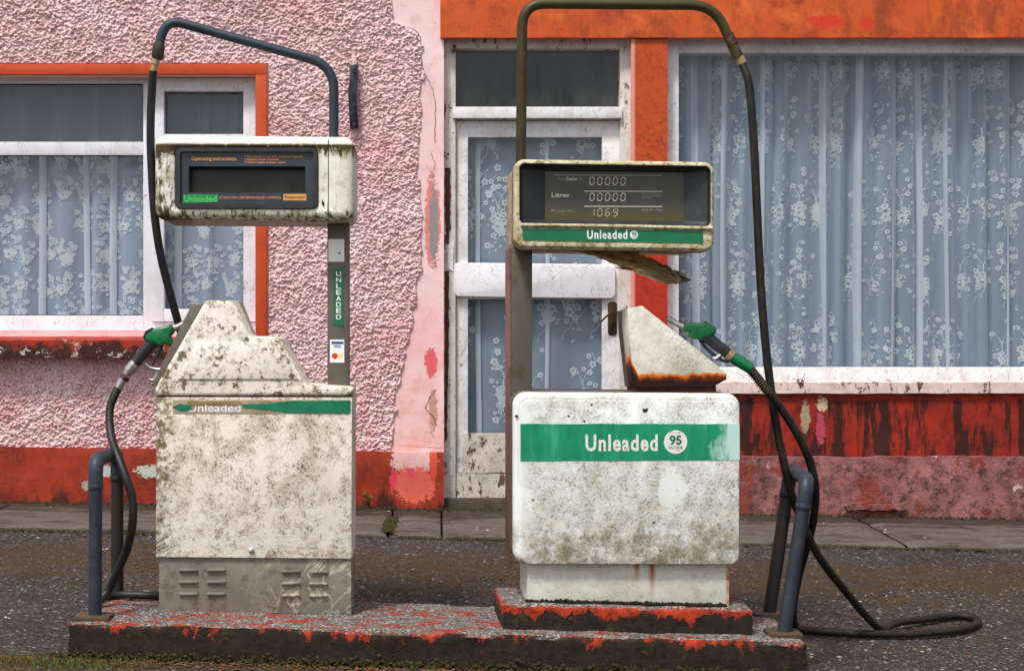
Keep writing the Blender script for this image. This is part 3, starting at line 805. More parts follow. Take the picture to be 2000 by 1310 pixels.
crack([(856, 290), (842, 298), (846, 312), (850, 320), (846, 332)], .0016, 2)
crack([(853, 760), (835, 785), (832, 800), (845, 812), (852, 830)], .0025, 3)
crack([(765, 45), (785, 52), (808, 58), (822, 75)], .003, 4, -.004)
crack([(862, 875), (826, 872), (785, 870)], .0025, 5)
# ---------------- left window
FD = .09
bm = BM()
for x0, x1, y0, y1 in ((-440, 279.5, 146, 163), (-440, 279.5, 277, 303), (-440, 279.5, 616, 646), (279.5, 298, 146, 646), (-440, -300, 163, 277), (-440, -300, 303, 616), (298, 506, 143, 151.5), (298, 506, 629, 648), (499.5, 507, 151.5, 629)):
    pbox(bm, x0, x1, y0, y1, FD, FD+.06, .004)
win1 = obj('window', bm, M_UPVC, bld); win1['label'] = 'white framed window with an opening casement on its right'
bm = BM()
for x0, x1, y0, y1 in ((297, 320, 152, 628), (475, 499, 152, 628), (320, 475, 152, 178), (320, 475, 262, 300), (320, 475, 603, 628)):
    pbox(bm, x0, x1, y0, y1, FD-.022, FD+.03, .004)
obj('casement', bm, M_UPVC, win1)
for x0, x1, y0, y1 in ((-302, 281, 161, 279), (-302, 281, 301, 618), (318, 477, 176, 264), (318, 477, 298, 605)):
    bm = BM(); pbox(bm, x0, x1, y0, y1, FD+.034, FD+.04); obj('pane', bm, M_GLASS, win1, smooth=0)
    bm = BM()      # rubber gasket round the glass
    o = [(wx(a, FD), wz(b, FD)) for a, b in ((x0, y1), (x1, y1), (x1, y0), (x0, y0))]
    frame_ring(bm, o, offset(o, .010), FD+.026, FD+.031); obj('gasket', bm, M_DARKGAP, win1, smooth=0)
# ---------------- door and transom light
DD = .085
bm = BM()
for x0, x1, y0, y1 in ((866, 890, 72, 990), (1211, 1236, 72, 990), (890, 1211, 72, 95), (890, 1211, 211, 233)):
    pbox(bm, x0, x1, y0, y1, DD-.03, DD+.08, .004)
dfr = obj('door_frame', bm, M_POST, bld)
bm = BM(); pbox(bm, 884, 1215, 208.5, 231, DD-.055, DD-.031, .005); obj('transom_bar', bm, M_DOORW, dfr)
bm = BM(); pbox(bm, 888, 1213, 93, 212, DD+.03, DD+.036); obj('pane', bm, M_GLASS, dfr, smooth=0)
bm = BM(); prism(bm, jag([(wx(874, DD), wz(480, DD)), (wx(886, DD), wz(470, DD)), (wx(884, DD), wz(530, DD)), (wx(874, DD), wz(525, DD))], .01, .003, 2), DD-.036, DD-.029); obj('paint_flake', bm, M_BOARDW, dfr, smooth=0)
bm = BM(); prism(bm, jag([(wx(869, DD), wz(330, DD)), (wx(879, DD), wz(330, DD)), (wx(880, DD), wz(445, DD)), (wx(872, DD), wz(470, DD)), (wx(868, DD), wz(400, DD))], .02, .004, 4), DD-.034, DD-.029); obj('bare_wood', bm, M_BROWNWOOD, dfr, smooth=0)
bm = BM(); prism(bm, jag([(wx(869, DD), wz(530, DD)), (wx(877, DD), wz(530, DD)), (wx(876, DD), wz(700, DD)), (wx(872, DD), wz(860, DD)), (wx(868, DD), wz(860, DD))], .02, .003, 5), DD-.0335, DD-.029); obj('bare_wood', bm, M_BROWNWOOD, dfr, smooth=0)
bm = BM()
for x0, x1, y0, y1 in ((891, 914, 236, 922), (1176, 1210, 236, 922), (914, 1176, 236, 268), (914, 1176, 516, 584)):
    pbox(bm, x0, x1, y0, y1, DD, DD+.045, .003)
door = obj('door', bm, M_DOORW, bld)
for y0, y1 in ((266, 518), (582, 848)):
    bm = BM(); pbox(bm, 912, 1178, y0, y1, DD+.02, DD+.026); obj('pane', bm, M_GLASS, door, smooth=0)
bm = BM(); prism(bm, rrect(wx(886, DD), wx(1200, DD), wz(581, DD), wz(515, DD), .03, 6, -.012), DD-.035, DD-.001, .004)
obj('rail_board', bm, M_BOARDW, door)
bm = BM(); roughface(bm, wx(905, DD), wx(1178, DD), wz(922, DD), wz(846, DD), DD-.012, DD+.04, .006, .02, 3); obj('kick_board', bm, M_DOORP, door)
bm = BM(); roughface(bm, wx(889, DD), wx(1211, DD), wz(972, DD), wz(924, DD), DD-.018, DD+.06, .007, .02, 9); obj('weather_board', bm, M_DOORP, door)
bm = BM(); prism(bm, rrect(wx(1187, DD), wx(1205, DD), wz(655, DD), wz(589, DD), .02, 6), DD-.008, DD-.0005, .003); lp = obj('lock_plate', bm, M_BRONZE, door)
bm = BM(); tube(bm, [W(1198, 610, DD-.006), W(1198, 610, DD-.03), W(1194, 611, DD-.045), W(1184, 618, DD-.05), W(1176, 626, DD-.05), W(1172, 628, DD-.045)], .006, 8); obj('handle', bm, M_BRONZE, door)
bm = BM(); prism(bm, rrect(wx(1194, DD), wx(1199, DD), wz(642, DD), wz(630, DD), .005, 4), DD-.0095, DD-.006); obj('keyhole', bm, M_DARKGAP, door)
bm = BM(); pbox(bm, 867, 1234, 973, 1000, .02, .34, .01); obj('threshold', bm, mat_simple('dirty threshold', S(92, 82, 74), .9, dust=S(60, 54, 40), sc=20), bld)
# ---------------- right window
bm = BM()
for x0, x1, y0, y1 in ((1302, 1326, 72, 748), (1326, 2300, 72, 104), (1326, 2300, 717, 748)):
    pbox(bm, x0, x1, y0, y1, DD-.01, DD+.07, .005)
win2 = obj('window', bm, M_DOORW, bld); win2['label'] = 'wide white timber shop window'
bm = BM(); pbox(bm, 1324, 2300, 102, 719, DD+.02, DD+.026); obj('pane', bm, M_GLASS, win2, smooth=0)
bm = BM(); roughface(bm, wx(1300, -.05), wx(2330), wz(768, -.05), wz(747, -.05), -.05, DD-.011, .004, .03, 6)
for v in bm.verts:
    if v.co.y > 0: v.co.z += .012
obj('window_sill', bm, mat_whitewood('flaking sill', .09, .7, (228, 206, 202)), bld)
bm = BM(); roughface(bm, wx(1303), 6.2, wz(894), wz(769), -.02, .0, .007, .03, 4); obj('under_window_wall', bm, M_REDWALL, bld)
bm = BM(); roughface(bm, wx(1303), 6.2, .03, wz(892, -.07), -.075, -.021, .010, .03, 8)
for v in bm.verts:
    if v.co.z < .06: v.co.z = .07-.016*v.co.x
obj('lower_plinth', bm, M_BASESTONE, bld)
patch('broken_render', M_BASESTONE, [(1640, 985), (1660, 974), (1700, 982), (1760, 978), (1760, 990), (1645, 992)], -.11, .03, 34)

# ------------------------------------------------------------------ lace curtains
def make_curtain(label, x0, x1, z0, z1, Y, seed, m, tw, th, v0=0, dense=1., rose=False, pw=(.05, .13), amp=.018, head=None):
    rn = random.Random(seed)
    t = thing('lace_curtain', label, 'curtain', ((x0+x1)/2, Y, z0))
    ph = [0.]; xk = [x0]
    while xk[-1] < x1: xk.append(xk[-1]+rn.uniform(*pw)); ph.append(ph[-1]+math.pi)
    am = [rn.uniform(.35, 1) for _ in xk]
    def fold(x, z):
        p = np.interp(x+.006*np.sin(z*2+x*3), xk, ph); a = np.interp(x, xk, am)
        s = np.sin(p); return Y+amp*a*np.sign(s)*np.abs(s)**.8
    us = np.arange(x0, x1+.006, .007); vs = np.linspace(z0, z1, max(6, int((z1-z0)/.05)))
    U, V = np.meshgrid(us, vs); D = fold(U, V)
    gridmesh('net', U-t.location.x, D-Y, V-z0, None, m, t)
    zl = z1 if head is None else head
    xg = x0+rn.uniform(.05, .2)                       # doubled gathers that read paler
    while xg < x1-.1:
        wg = rn.uniform(.018, .05); ug = np.arange(xg, xg+wg, .006); UG, VG = np.meshgrid(ug, np.linspace(z0, zl, 20))
        UG = UG+.008*np.sin(VG*1.7+xg*9)
        DG = fold(UG, VG)-.008-.010*np.sin((np.meshgrid(ug, np.linspace(z0, zl, 20))[0]-xg)/wg*np.pi)
        gridmesh('gather', UG-t.location.x, DG-Y, VG-z0, None, M_GATHER, t)
        xg += wg+rn.uniform(.05, .34)
    vl, fl = [], []
    def add(pts):
        b = len(vl)
        for (x, z) in pts:
            vl.append((x-t.location.x, float(fold(np.array(x), np.array(z)))-.0035-Y, z-z0))
        fl.append(tuple(range(b, b+len(pts))))
    ok = lambda x, z, r: x0+r < x < x1-r and z0+r < z < z1-r
    def flower(cx, cz, r, np_=5, hole=.3):
        if not ok(cx, cz, r): return
        a0 = rn.random()*6
        for k in range(np_):
            a = a0+2*math.pi*k/np_; px, pz = cx+r*.62*math.cos(a), cz+r*.62*math.sin(a)
            add([(px+r*.40*math.cos(a+q)*(.95), pz+r*.40*math.sin(a+q)) for q in [i*2*math.pi/7 for i in range(7)]])
    def leaf(cx, cz, a, l):
        if not ok(cx, cz, l): return
        w = l*.28; d = (math.cos(a), math.sin(a)); nn = (-d[1], d[0])
        add([(cx, cz), (cx+d[0]*l*.5+nn[0]*w, cz+d[1]*l*.5+nn[1]*w), (cx+d[0]*l, cz+d[1]*l), (cx+d[0]*l*.5-nn[0]*w, cz+d[1]*l*.5-nn[1]*w)])
    def stem(pts, w=.0016):
        pp = catmull([Vector((a, 0, b)) for a, b in pts], 6)
        for a, b in zip(pp, pp[1:]):
            if not (ok(a.x, a.z, .01) and ok(b.x, b.z, .01)): continue
            d = (b-a).normalized(); nx, nz = -d.z*w, d.x*w
            add([(a.x-nx, a.z-nz), (b.x-nx, b.z-nz), (b.x+nx, b.z+nz), (a.x+nx, a.z+nz)])
    zi = 0; z = z0+v0
    while z < zl-.05:
        x = x0-tw*(.5 if zi % 2 else .1)+rn.uniform(-.02, .02)
        while x < x1+tw:
            sg = -1 if rn.random() < .25 else 1
            jz = rn.uniform(-.03, .03); X = lambda u: x+u*tw*sg*1.05; Zz = lambda v: z+jz+v*th*1.06
            stem([(X(.15), Zz(.02)), (X(.22), Zz(.10)), (X(.42), Zz(.16)), (X(.5), Zz(.34)), (X(.42), Zz(.5)), (X(.55), Zz(.64)), (X(.75), Zz(.7)), (X(.8), Zz(.8)), (X(.7), Zz(.86))])
            stem([(X(.45), Zz(.5)), (X(.3), Zz(.62)), (X(.12), Zz(.66)), (X(.1), Zz(.58))])
            r = .0275*tw/.16
            for u, v, q in ((.42, .30, 1.15), (.62, .36, .8), (.26, .38, .85), (.45, .42, .75), (.3, .22, .6), (.74, .72, .75), (.62, .82, .6), (.16, .66, .7), (.58, .25, .6), (.82, .5, .55))[:int(10*dense)]+tuple((rn.uniform(.05, .95), rn.uniform(.05, .95), rn.uniform(.4, .7)) for _ in range(int(5*dense))):
                flower(X(u+rn.uniform(-.04, .04)), Zz(v+rn.uniform(-.012, .012)), r*q*rn.uniform(.9, 1.15))
                if rose and q > .8:
                    flower(X(u), Zz(v), r*q*.45, 4); flower(X(u), Zz(v), r*q*1.5, 9)
            for k in range(int(22*dense)):
                leaf(X(rn.uniform(.15, .8)), Zz(rn.gauss(.38, .16)), rn.uniform(0, 6.28), rn.uniform(.012, .024)*tw/.16)
            x += tw*rn.uniform(.8, 1.15)
        z += th; zi += 1
    me = bpy.data.meshes.new('lace_pattern'); me.from_pydata(vl, [], fl); me.materials.append(M_LACE)
    o = bpy.data.objects.new('lace_pattern', me); link(o, t); o['kind'] = 'stuff'
    return t
make_curtain('white lace net curtain behind the uPVC window on the left', wx(-300, .2), wx(500, .2), wz(640, .2), wz(150, .2), WY+.21, 3, M_NETL, .12, .17, 0, 1.2, False, (.05, .14), .022, wz(296, .2))
make_curtain('floral lace net curtain hanging inside the glazed door', wx(900, .17), wx(1190, .17), wz(860, .17), wz(245, .17), WY+.175, 5, M_NET, .17, .50, .05, 1., False, (.07, .17), .016)
make_curtain('wide gathered lace curtain filling the shop window on the right', wx(1310, .22), wx(2280, .22), wz(740, .22), wz(95, .22), WY+.24, 9, M_NET, .13, .40, .0, 1.3, False, (.03, .09), .040)

# ------------------------------------------------------------------ iron bracket on the wall
br = thing('wall_bracket', 'short black iron strap fixed upright on the pink wall', 'bracket', (wx(691), WY, wz(190)))
bm = BM()
tube(bm, [P(690, 131, WY-.03), P(692, 160, WY-.035), P(687, 185, WY-.045), P(691, 215, WY-.035), P(692, 251, WY-.03)], .0, 4, 1)
bm.free(); bm = BM()
prism(bm, [(wx(683), wz(130)), (wx(700), wz(129)), (wx(699), wz(165)), (wx(697), wz(185)), (wx(699), wz(215)), (wx(701), wz(252)), (wx(684), wz(252)), (wx(683), wz(225)), (wx(681), wz(188)), (wx(684), wz(160))], -.055, -.018, .006)
for v in bm.verts: v.co.y += WY-.012*math.sin((v.co.z-wz(252))/(wz(130)-wz(252))*math.pi)
obj('strap', bm, M_IRON, br, True)
for py in (138, 243):
    bm = BM(); p = P(692, py, WY-.07); tube(bm, [p, p+Vector((0, .075, 0))], .011, 10, 1, smooth=False); obj('bolt', bm, M_IRON, br, True)

# ------------------------------------------------------------------ pump island and plinth
def slabmesh(bm, corners, ztop, zbot, step, amp, rad):
    """corners: front-left, front-right, back-right, back-left (x,y); ztop/zbot functions of x"""
    fl, fr, bk, bl = [Vector((*c, 0)) for c in corners]
    L = (fr-fl).length; D = (bl-fl).length; nx, ny = int(L/step), int(D/step)
    def pt(u, v):
        a = fl.lerp(fr, u); b = bl.lerp(bk, u); return a.lerp(b, v)
    top = []
    for j in range(ny+1):
        r = []
        for i in range(nx+1):
            p = pt(i/nx, j/ny)
            d = (float(fbm(np.array(p.x*11.), np.array(p.y*11.), 3))-.5)*2*amp
            r.append(bm.verts.new((p.x, p.y, ztop(p.x)+d)))
        top.append(r)
    for a, b in zip(top, top[1:]):
        for i in range(nx): bm.faces.new((a[i], a[i+1], b[i+1], b[i]))
    per = top[0][:]+[r[-1] for r in top[1:-1]]+top[-1][::-1]+[r[0] for r in top[1:-1]][::-1]
    cen = pt(.5, .5); prev = per
    for v in per: v.co.z -= rad*.35
    levels = [0.06, .2, .4, .6, .8, 1.]
    for k, lv in enumerate(levels):
        cur = []
        for v in per:
            x, y = v.co.x, v.co.y
            dx = 1 if abs(x-cen.x) > L/2-.02 else 0
            o = (float(fbm(np.array((x+y)*12.), np.array(lv*3.+k), 3))-.5)*2*amp*1.6
            ox = math.copysign(rad*.5+o, x-cen.x) if dx else 0
            oy = (-(rad*.5+o) if y < cen.y else (rad*.5+o)) if not dx else 0
            z = v.co.z+(zbot(x)-v.co.z)*lv
            cur.append(bm.verts.new((x+ox, y+oy, z)))
        bridge(bm, cur, prev); prev = cur
    return bm
bm = BM()
slabmesh(bm, [(-1.232, 5.0), (1.232, 5.0), (1.225, 5.53), (-1.19, 5.53)], lambda x: .106-.026*x, lambda x: -.06-.028*x, .022, .006, .012)
isl = obj('pump_island', bm, M_ISLAND, smooth=50)
tag(isl, 'long low concrete island with flaking red paint under both petrol pumps', 'island')
bm = BM()
slabmesh(bm, [(.228, 5.075), (1.068, 5.085), (1.085, 5.43), (.212, 5.42)], lambda x: .192-.024*x, lambda x: .095-.026*x, .02, .004, .01)
pli = obj('pump_plinth', bm, M_PLINTH, smooth=50)
tag(pli, 'raised concrete block with orange painted edge under the right pump', 'plinth')

# ------------------------------------------------------------------ left pump
class PX:
    """pixel -> pump local coordinates, for a pump whose front is Yf away"""
    def __init__(s, cx, cy, Yf):
        s.Yf = Yf; s.o = P(cx, cy, Yf)
    def x(s, px, d=0.): return (px-CX)/F*(s.Yf+d)-s.o.x
    def z(s, py, d=0.): return CZ-(py-CY)/F*(s.Yf+d)-s.o.z
    def pts(s, l, d=0.): return [(s.x(a, d), s.z(b, d)) for a, b in l]
    def v(s, px, py, d): return Vector((s.x(px, d), d, s.z(py, d)))
    def rr(s, x0, x1, y0, y1, r, d=0., seg=6, slope=0.): return rrect(s.x(x0, d), s.x(x1, d), s.z(y1, d), s.z(y0, d), r, seg, slope)
    def box(s, bm, x0, x1, y0, y1, d0, d1, bev=0., at=None):
        at = d0 if at is None else at
        return box(bm, s.x(x0, at), s.x(x1, at), d0, d1, s.z(y1, at), s.z(y0, at), bev)
    def text(s, bm, t, x0, x1, y0, y1, d, **k): return textbm(bm, t, s.x(x0, d), s.x(x1, d), s.z(y1, d), s.z(y0, d), d, **k)
def seven(bm, ch, x0, x1, z0, z1, y, w, slant=.12):
    segs = {'0': 'abcdef', '1': 'bc', '6': 'acdefg', '9': 'abcdfg'}[ch]; h = (z1-z0)/2
    def q(a, b, horiz):
        (xa, za), (xb, zb) = a, b; g = w*.6
        pts = [(xa+g, za-w/2), (xb-g, za-w/2), (xb-g, za+w/2), (xa+g, za+w/2)] if horiz else [(xa-w/2, za+g), (xa+w/2, za+g), (xa+w/2, zb-g), (xa-w/2, zb-g)]
        poly(bm, [(x+slant*(z-z0), z) for x, z in pts], y)
    E = {'a': ((x0, z1), (x1, z1), 1), 'd': ((x0, z0), (x1, z0), 1), 'g': ((x0, z0+h), (x1, z0+h), 1), 'f': ((x0, z0+h), (x0, z1), 0), 'b': ((x1, z0+h), (x1, z1), 0), 'e': ((x0, z0), (x0, z0+h), 0), 'c': ((x1, z0), (x1, z0+h), 0)}
    for c in segs: q(*E[c])
def disc(bm, cx, cz, r, y, n=28): return poly(bm, [(cx+r*math.cos(2*math.pi*i/n), cz+r*math.sin(2*math.pi*i/n)) for i in range(n)], y)
A = PX(496, 1197, 5.25)
p1 = thing('fuel_pump', 'tall cream petrol pump with narrow lichen stained head and grey metal skirt', 'petrol pump', A.o, math.radians(.8), 'old petrol pumps on the island')
bm = BM(); prism(bm, A.pts([(310, 1194), (686, 1202), (686, 1084), (310, 1080)]), .006, .30, .005)
skirt = obj('skirt', bm, M_SKIRT, p1)
for gx0, off in ((349, 0), (403, 0), (549, 3), (603, 4)):
    for k in range(3):
        y = 1114+off+k*23.3
        bm = BM(); a = A.rr(gx0, gx0+38, y-4, y+3, .0058, .0, 4)
        b = [(x, z) for x, z in a]
        r0 = ring(bm, a, .0065); r1 = ring(bm, offset(a, .0015), -.001); r2 = ring(bm, [(x, z+.001) for x, z in offset(a, .004)], -.004)
        bridge(bm, r0, r1); bridge(bm, r1, r2); bm.faces.new(r2); obj('louvre', bm, M_SKIRT, skirt, smooth=50)
bm = BM(); prism(bm, A.pts([(305, 1087), (687, 1091), (688, 775), (306, 774)]), -.006, .32, .006); cab = obj('cabinet', bm, M_CAB1, p1)
bm = BM(); tube(bm, [A.v(491, 1075, -.0065), A.v(491, 1075, -.014), A.v(491, 1075, -.016)], [.010, .010, .006], 12, smooth=False); obj('bolt', bm, M_CHROME, cab)
bm = BM(); prism(bm, A.pts([(308, 778), (685, 780), (685, 771), (308, 771)]), .004, .31); obj('seam', bm, M_DARKGAP, p1)
bm = BM(); prism(bm, A.pts([(305, 772.5), (304, 760), (312, 744), (400, 591), (405, 587), (453, 586.5), (459, 591), (483, 651), (490, 656), (541, 657), (549, 661), (590, 742), (600, 751), (682, 755), (689, 760), (689, 773)]), -.012, .27, .012, 3)
lid = obj('lid', bm, M_LID1, p1)
bm = BM(); prism(bm, A.pts([(348, 741), (386, 667), (546, 667), (583, 741)], -.012), -.0175, -.011, .005); obj('lid_panel', bm, M_LID1, lid)
bm = BM(); prism(bm, A.pts([(374, 596), (402, 592), (318, 752), (297, 752)], .08), .08, .26, .004); obj('nozzle_holster', bm, M_PGREY, p1)
n = NT('peeling green strip')
mid = n.noise(22, 6, .7); c = n.mix(n.mr(mid, .4, .65), S(2, 116, 88), S(20, 136, 104))
M_STRIP = n.done(c, .45, h=mid, hs=.2)
bm = BM(); A.box(bm, 338, 683, 781, 807, -.0075, -.0062); obj('sticker_ghost', bm, mat_simple('old glue', S(176, 162, 138), .8, dust=S(110, 92, 60), sc=20), cab, smooth=0)
bm = BM(); prism(bm, jag(A.pts([(336, 794), (352, 788), (372, 790), (374, 800), (352, 803)], -.0085), .012, .0015, 2), -.0088, -.0076)
prism(bm, jag(A.pts([(474, 789), (520, 788), (560, 783), (684, 782), (684, 807), (560, 806), (520, 800), (474, 796)], -.0085), .012, .0012, 3), -.0088, -.0076)
obj('green_strip', bm, M_STRIP, cab, smooth=0)
bm = BM(); A.text(bm, 'Unleaded', 367, 470, 788, 804, -.0082, bold=.012); lt = obj('lettering', bm, M_WHITETXT, cab, smooth=0)
bm = BM(); tmp = jag(A.pts([(366, 784), (472, 784), (472, 791), (400, 790), (366, 792)], -.009), .008, .0012, 6); prism(bm, tmp, -.0092, -.0084); obj('torn_edge', bm, mat_simple('torn backing', S(150, 130, 96), .8, sc=60), cab, smooth=0)
# post with its stickers
bm = BM(); A.box(bm, 640, 682, 428, 762, .10, .19, .004); post = obj('post', bm, M_PGREY, p1)
def stk(name, par, m, Q, x0, x1, y0, y1, d, th=.0008):
    bm = BM(); Q.box(bm, x0, x1, y0, y1, d-th, d); return obj(name, bm, m, par, smooth=0)
stk('blank_sticker', post, M_PAPER, A, 642, 673, 467, 511, .0995)
bm = BM(); prism(bm, A.pts([(662, 493), (665, 492), (666, 496), (662, 496)], .098), .098, .0985); obj('mark', bm, M_INK, post, smooth=0)
stk('unleaded_sticker', post, M_GREENSTK, A, 652, 671, 522, 636, .0995)
bm = BM(); 
for i, ch in enumerate('UNLEADED'): A.text(bm, ch, 657, 667, 530+i*12.0, 539.5+i*12.0, .098, bold=.02)
obj('lettering', bm, M_WHITETXT, post, smooth=0)
stk('card_sticker', post, M_PAPER, A, 645, 673, 663, 708, .0995)
stk('sticker_bar', post, M_BLUEINK, A, 648, 671, 667, 671, .098)
bm = BM(); A.text(bm, 'VISA', 652, 667, 673, 679, .098, bold=.01); obj('lettering', bm, M_BLUEINK, post, smooth=0)
bm = BM(); disc(bm, A.x(654.5, .098), A.z(695, .098), .0105, .098); obj('emblem', bm, M_REDINK, post, smooth=0)
bm = BM(); disc(bm, A.x(664.5, .0984), A.z(695, .0984), .0105, .0984); obj('emblem', bm, M_YELINK, post, smooth=0)
# head
M_SCREEN1 = mat_screen('dark display glass', (18, 20, 18), (34, 36, 30), (66, 66, 44), 8, A.z(376), A.z(340))
bm = BM(); shell(bm, A.rr(303, 692, 266, 431, .038, 0, 8, -.006), A.rr(344, 622, 289, 409, .020, 0, 8), -.02, .30, .03, .03, 4)
head = obj('head', bm, M_HEAD1, p1, smooth=50)
bm = BM(); A.box(bm, 640.2, 641.6, 272, 428, -.0208, -.019); obj('head_seam', bm, M_DARKGAP, head, smooth=0)
bm = BM(); prism(bm, jag(A.pts([(629, 389), (633, 396), (632, 405), (628, 400)], -.02), .008, .001), -.0215, -.018); obj('chip', bm, M_INK, head, smooth=0)
bm = BM(); frame_ring(bm, A.rr(345, 621, 290, 408, .019, 0, 8), A.rr(354, 613, 298, 400, .010, 0, 8), -.026, .012); bez = obj('display_bezel', bm, M_BEZEL, p1, smooth=50)
bm = BM(); frame_ring(bm, A.rr(353, 614, 297, 401, .009, 0, 8), A.rr(370, 597, 326, 377, .003, 0, 8), -.014, .05); pan = obj('display_panel', bm, M_PANEL, p1, smooth=50)
bm = BM(); A.box(bm, 364, 603, 320, 383, .045, .05); obj('display_window', bm, M_SCREEN1, p1, smooth=0)
d = -.0152
def printed(Q, par, m, t, *a, **k):
    bm = BM(); Q.text(bm, t, *a, **k); return obj('lettering', bm, m, par, smooth=0)
printed(A, pan, M_ORANGETXT, 'Operating instructions.', 374, 463, 306, 316, d, bold=.012)
for i, s in enumerate(('1 Place nozzle in fuel tank, and fill as required.', '2 Replace nozzle in holster', '3 Check display and pay cashier')):
    printed(A, pan, M_ORANGETXT, s, 478, (592, 545, 559)[i], 304+i*5.6, 309+i*5.6, d, bold=.01)
printed(A, pan, M_ORANGETXT, 'AT INDICATOR IS ZERO BEFORE DELIVERY COMMENCES', 428, 549, 383.5, 388.5, d)
stk('maker_sticker', pan, M_ORANGESTK, A, 553, 598, 379, 391.5, -.0145)
bm = BM(); A.text(bm, 'Pumptronics', 556, 595, 382, 389.5, -.0158, bold=.01); obj('lettering', bm, M_INK, pan, smooth=0)
bm = BM(); prism(bm, jag(A.pts([(357, 397), (426, 395), (426, 380), (358, 380)], d), .012, .0008, 4), -.0153, -.0143); obj('unleaded_sticker', bm, M_GREENWORN, pan, smooth=0)
bm = BM(); A.text(bm, 'Unleaded', 360, 423, 382.5, 394.5, -.0158, bold=.0); obj('lettering', bm, mat_simple('pale green print', S(110, 200, 130), .5), pan, smooth=0)
# bent overhead pipe
bm = BM(); path = bendpath([A.v(653, 275, .14), A.v(653, 128, .14), A.v(326, 38, .14), A.v(308, 104, .14)], [.09, .065], 10)
tube(bm, path, .0172, 16, smooth=False); boom = obj('hose_pipe', bm, M_PIPEB, p1, smooth=60)
bm = BM(); tube(bm, [A.v(313, 84, .14), A.v(312, 90, .14), A.v(309, 113, .14), A.v(308, 117, .14)], [.018, .022, .022, .015], 14, smooth=False); obj('collar', bm, mat_simple('mossy collar', S(70, 68, 62), .7, dust=S(96, 96, 50), sc=40), boom, smooth=50)
bm = BM(); tube(bm, [A.v(308, 112, .14), A.v(306, 120, .14), A.v(305.5, 121, .14), A.v(304.5, 127, .14), A.v(304, 128, .14), A.v(301, 141, .14)], [.014, .014, .016, .016, .0125, .0135], 12, smooth=False); obj('fitting', bm, M_BRASS, boom, smooth=40)

# ------------------------------------------------------------------ right pump
B = PX(1224, 1105, 5.10)
p2 = thing('fuel_pump', 'squat white petrol pump with wide display head, green band and rusty holster', 'petrol pump', B.o, math.radians(2.2), 'old petrol pumps on the island')
bm = BM(); prism(bm, B.pts([(1030, 1180), (1427, 1190), (1427, 1095), (1030, 1090)], .03), .03, .30, .004); obj('base', bm, M_BASE2, p2)
bm = BM(); o = B.rr(1002, 1449, 767, 1103, .046, 0, 8, -.008)
prism(bm, o, -.0, .05, .022, 4); cab2 = obj('cabinet', bm, M_CAB2, p2, smooth=45)
bm = BM(); prism(bm, offset(o, -.0015), .0505, .30, .006); obj('cabinet_shell', bm, M_PGREY2, p2, smooth=45)
bm = BM(); o2 = offset(B.rr(1002, 1449, 767, 1103, .046, 0, 8, -.008), .021)
prism(bm, B.rr(1015, 1445, 782, 1101, .035, 0, 8, -.008), -.0025, .003, .002); obj('front_panel', bm, M_CAB2, p2, smooth=45)
bm = BM(); prism(bm, jag(B.pts([(1016, 827), (1446, 828), (1446, 899), (1016, 899)], -.003), .05, .0009, 4), -.0038, -.0026); band = obj('green_band', bm, M_GREENBAND, p2, smooth=0)
M_WTXT = NT('cracked white print'); n = M_WTXT; f = n.mr(n.noise(90, 5, .75), .56, .62)
M_WTXT = n.done(n.mix(f, S(226, 226, 220), S(196, 160, 150)), .6)
bm = BM(); B.text(bm, 'Unleaded', 1143, 1285, 848, 881, -.0042, bold=.03, sp=1.16); obj('lettering', bm, M_WTXT, band, smooth=0)
bm = BM(); disc(bm, B.x(1320, -.0042), B.z(863, -.0042), .0405, -.0042); obj('octane_disc', bm, M_WTXT, band, smooth=0)
bm = BM(); B.text(bm, '95', 1308, 1332, 850, 869, -.0046, bold=.03); B.text(bm, 'OCTANE', 1306, 1334, 871, 876.5, -.0046, bold=.02); obj('lettering', bm, M_GREENSTK, band, smooth=0)
rn = random.Random(3)
bm = BM()
for px, py, r in ((1260, 801, 4.5), (1008, 812, 3), (1110, 812, 2), (1277, 1020, 2.4), (1040, 975, 2), (1155, 790, 2), (1140, 822, 2), (1290, 1075, 2)):
    prism(bm, jag(B.pts([(px-r*1.3, py-r*.6), (px+r*1.3, py-r*.8), (px+r, py+r*.7), (px-r*.6, py+r)], -.003), .004, .001, int(px)), -.0032, -.0022)
obj('paint_chips', bm, M_INK, cab2, smooth=0)['kind'] = 'stuff'
bm = BM(); B.box(bm, 1001, 1042, 484, 800, .14, .26, .003); post2 = obj('post', bm, M_PGREY2, p2)
bm = BM(); B.box(bm, 994.5, 1001, 486, 1090, .147, .255, .002, .14); obj('post_channel', bm, M_PSIDE_REFL, p2)
# head: deep hooded display
bm = BM(); shell(bm, B.rr(1003, 1396, 314, 489, .036, 0, 8, -.010), B.rr(1014, 1389, 323, 440, .018, 0, 8, -.010), -.01, .06, .014, .02, 4)
head2 = obj('head', bm, M_HEAD2, p2, smooth=50)
bm = BM(); prism(bm, offset(B.rr(1003, 1396, 314, 489, .036, 0, 8, -.010), .006), .0605, .37, .03, 3); obj('head_shell', bm, M_HEAD2, p2, smooth=50)
bm = BM(); o = B.rr(1003, 1396, 314, 489, .036, 0, 8, -.010); frame_ring(bm, offset(o, -.002), offset(o, .008), .052, .0604); obj('head_bead', bm, M_PGREY2, p2, smooth=50)
bm = BM(); a = ring(bm, B.rr(1015, 1388, 324, 439, .017, 0, 8, -.010), -.004); c1 = ring(bm, B.rr(1020, 1384, 327, 436, .014, 0, 8, -.010), .015); b = ring(bm, B.rr(1066, 1336, 336, 431, .002, .055, 8, -.008), .055)
bridge(bm, a, c1); bridge(bm, c1, b); obj('display_hood', bm, M_HOODIN, p2, smooth=30)
